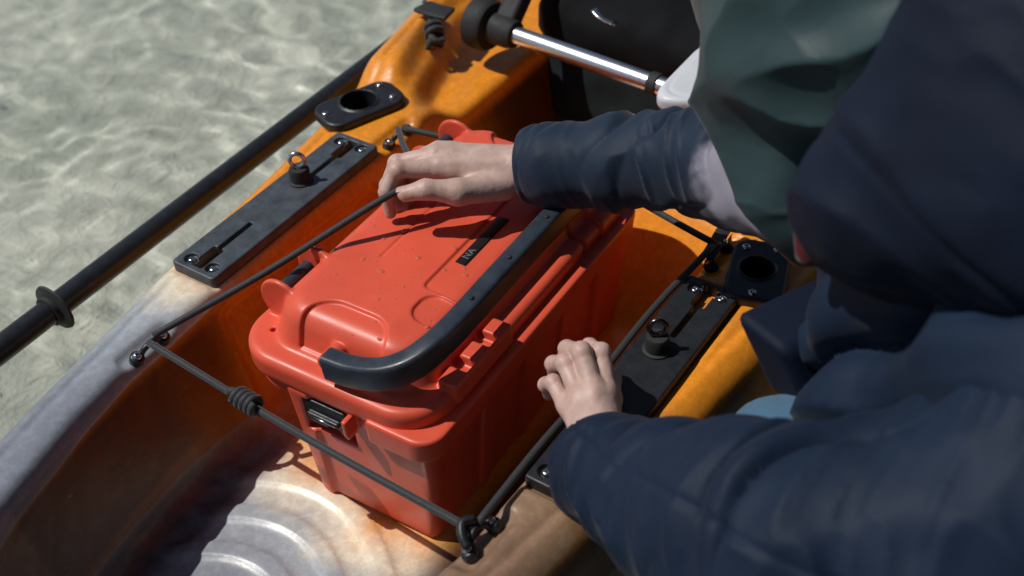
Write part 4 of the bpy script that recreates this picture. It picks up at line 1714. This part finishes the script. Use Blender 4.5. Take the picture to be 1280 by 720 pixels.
P_ = np.array([PD(1088, 262, 0.93), PD(1290, 30, 0.86), HEAD])
cloth('hood', hood_fn, P_.min(0) - 0.20, P_.max(0) + 0.20, 0.005, 'hoodnavy', d_h)


def lin_fn(x, y, z):
    return cone(x, y, z, PD(1010, 278, 1.0), PD(1014, 314, 1.0), 0.0125, 0.0130)


P_ = np.array([PD(1012, 285, 0.985), PD(1025, 318, 0.985)])
V, Q = nets(lin_fn, P_.min(0) - .03, P_.max(0) + .03, 0.003, 1)
put('hood_lining', V, Q, 'lining', person)

# pale jeans
def jeans(x, y, z):
    t = None
    for kn_, ft, s in ((KNEE_L, FOOT_L, -1), (KNEE_R, FOOT_R, 1)):
        hip = PELV + np.array((0, 0.09 * s, -0.04))
        q = smin(cone(x, y, z, hip, kn_, 0.105, 0.064), cone(x, y, z, kn_, ft + np.array((0, 0, 0.12)), 0.064, 0.056), 0.02)
        t = q if t is None else smin(t, q, 0.04)
    return t


P_ = np.array([KNEE_L, KNEE_R, FOOT_L, FOOT_R, PELV])
cloth('trousers', jeans, P_.min(0) - 0.16, P_.max(0) + 0.16, 0.008, 'denim', lambda V, N: 0.006 * vnoise(V * 14) + 0.003 * vnoise(V * 36))

# belt pouch below the jacket hem
PCc = PD(1034, 432, 1.17)


def pch(x, y, z):
    px, py, pz = x - PCc[0], y - PCc[1], z - PCc[2]
    a = px * 0.35 + py * 0.90 + pz * 0.2
    b = px * -0.80 + py * 0.40 + pz * -0.45
    return sdbox3(a, b, pz, 0.060, 0.030, 0.040, 0.010)


V, Q = nets(pch, PCc - 0.10, PCc + 0.10, 0.004, 1)
pc_ = put('waist_pouch', V, Q, 'hoodnavy', person)
v, f = sweep(np.array([PD(1019, 431, 1.118), PD(1043, 457, 1.112)]), ring_profile(0.0012, 6))
put('zip', v, f, 'steel', pc_)

# wristband glinting at the cuff
t_ = (rf[0] - rw[0]) / np.linalg.norm(rf[0] - rw[0])
v, f = torus(PD(650, 208, 1.428), t_, 0.0262, 0.0035, 36, 10)
put('wristband', v, f, 'steel', person)

# ------------------------------------------------------------------ leafy bank added out of view to block sky light
xs = np.concatenate([np.linspace(1.05, 4, 40), np.linspace(4.3, 30, 20)])
ys = np.linspace(-14, 16, 80)
X, Y = np.meshgrid(xs, ys, indexing='ij')
Pn = np.stack([X.ravel(), Y.ravel(), 0 * X.ravel()], 1)
Z = -0.34 + 0.9 * ss(1.1, 3.0, X) + 1.6 * ss(3.0, 12, X) + (0.06 * vnoise(Pn * 1.7) + 0.02 * vnoise(Pn * 6)).reshape(X.shape)
i = np.arange(X.size).reshape(X.shape)
Q = np.stack([i[:-1, :-1], i[1:, :-1], i[1:, 1:], i[:-1, 1:]], 2).reshape(-1, 4)
o = put('unseen_bank', np.stack([X, Y, Z], 2).reshape(-1, 3), Q, 'earth')
tag(o, 'dark earth bank added out of view to darken the right side', None, None, 'structure')

lr = np.random.RandomState(21)
clumps = [((2.2, -1.6, 2.1), 1.0), ((1.7, -2.9, 2.3), 1.1), ((2.6, -0.2, 1.9), 1.1), ((2.1, 0.9, 2.5), 1.1), ((2.8, 1.9, 1.8), 1.2), ((2.3, 3.2, 2.3), 1.2),
          ((3.0, -2.6, 1.3), 1.2), ((3.2, 0.8, 3.2), 1.4), ((2.9, -1.0, 3.4), 1.4), ((2.6, -3.8, 3.0), 1.3), ((1.9, -0.5, 3.1), 0.9), ((1.8, 1.9, 3.2), 1.0), ((3.4, 3.6, 3.4), 1.4), ((0.9, -3.9, 2.4), 1.0)]
LV, LQ = [], []
per = 1900
for (c, r) in clumps:
    d = lr.normal(size=(per, 3))
    d /= np.linalg.norm(d, axis=1)[:, None]
    p = np.array(c) + d * (r * lr.rand(per, 1) ** 0.45)
    sz = lr.uniform(0.05, 0.10, per)[:, None]
    a = lr.normal(size=(per, 3))
    a /= np.linalg.norm(a, axis=1)[:, None]
    b = np.cross(a, lr.normal(size=(per, 3)))
    b /= np.linalg.norm(b, axis=1)[:, None]
    n = np.cross(a, b)
    q = np.stack([p - a * sz, p + b * sz * 0.5 + n * sz * 0.12, p + a * sz, p - b * sz * 0.5 + n * sz * 0.12], 1).reshape(-1, 3)
    o0 = sum(len(v) for v in LV)
    LV.append(q)
    LQ.append(np.arange(per * 4).reshape(-1, 4) + o0)
o = put('sky_blocker', np.concatenate(LV), np.concatenate(LQ), 'leaf', None, False)
tag(o, 'unseen leafy wood along the bank behind the crouching person', None, None, 'stuff')
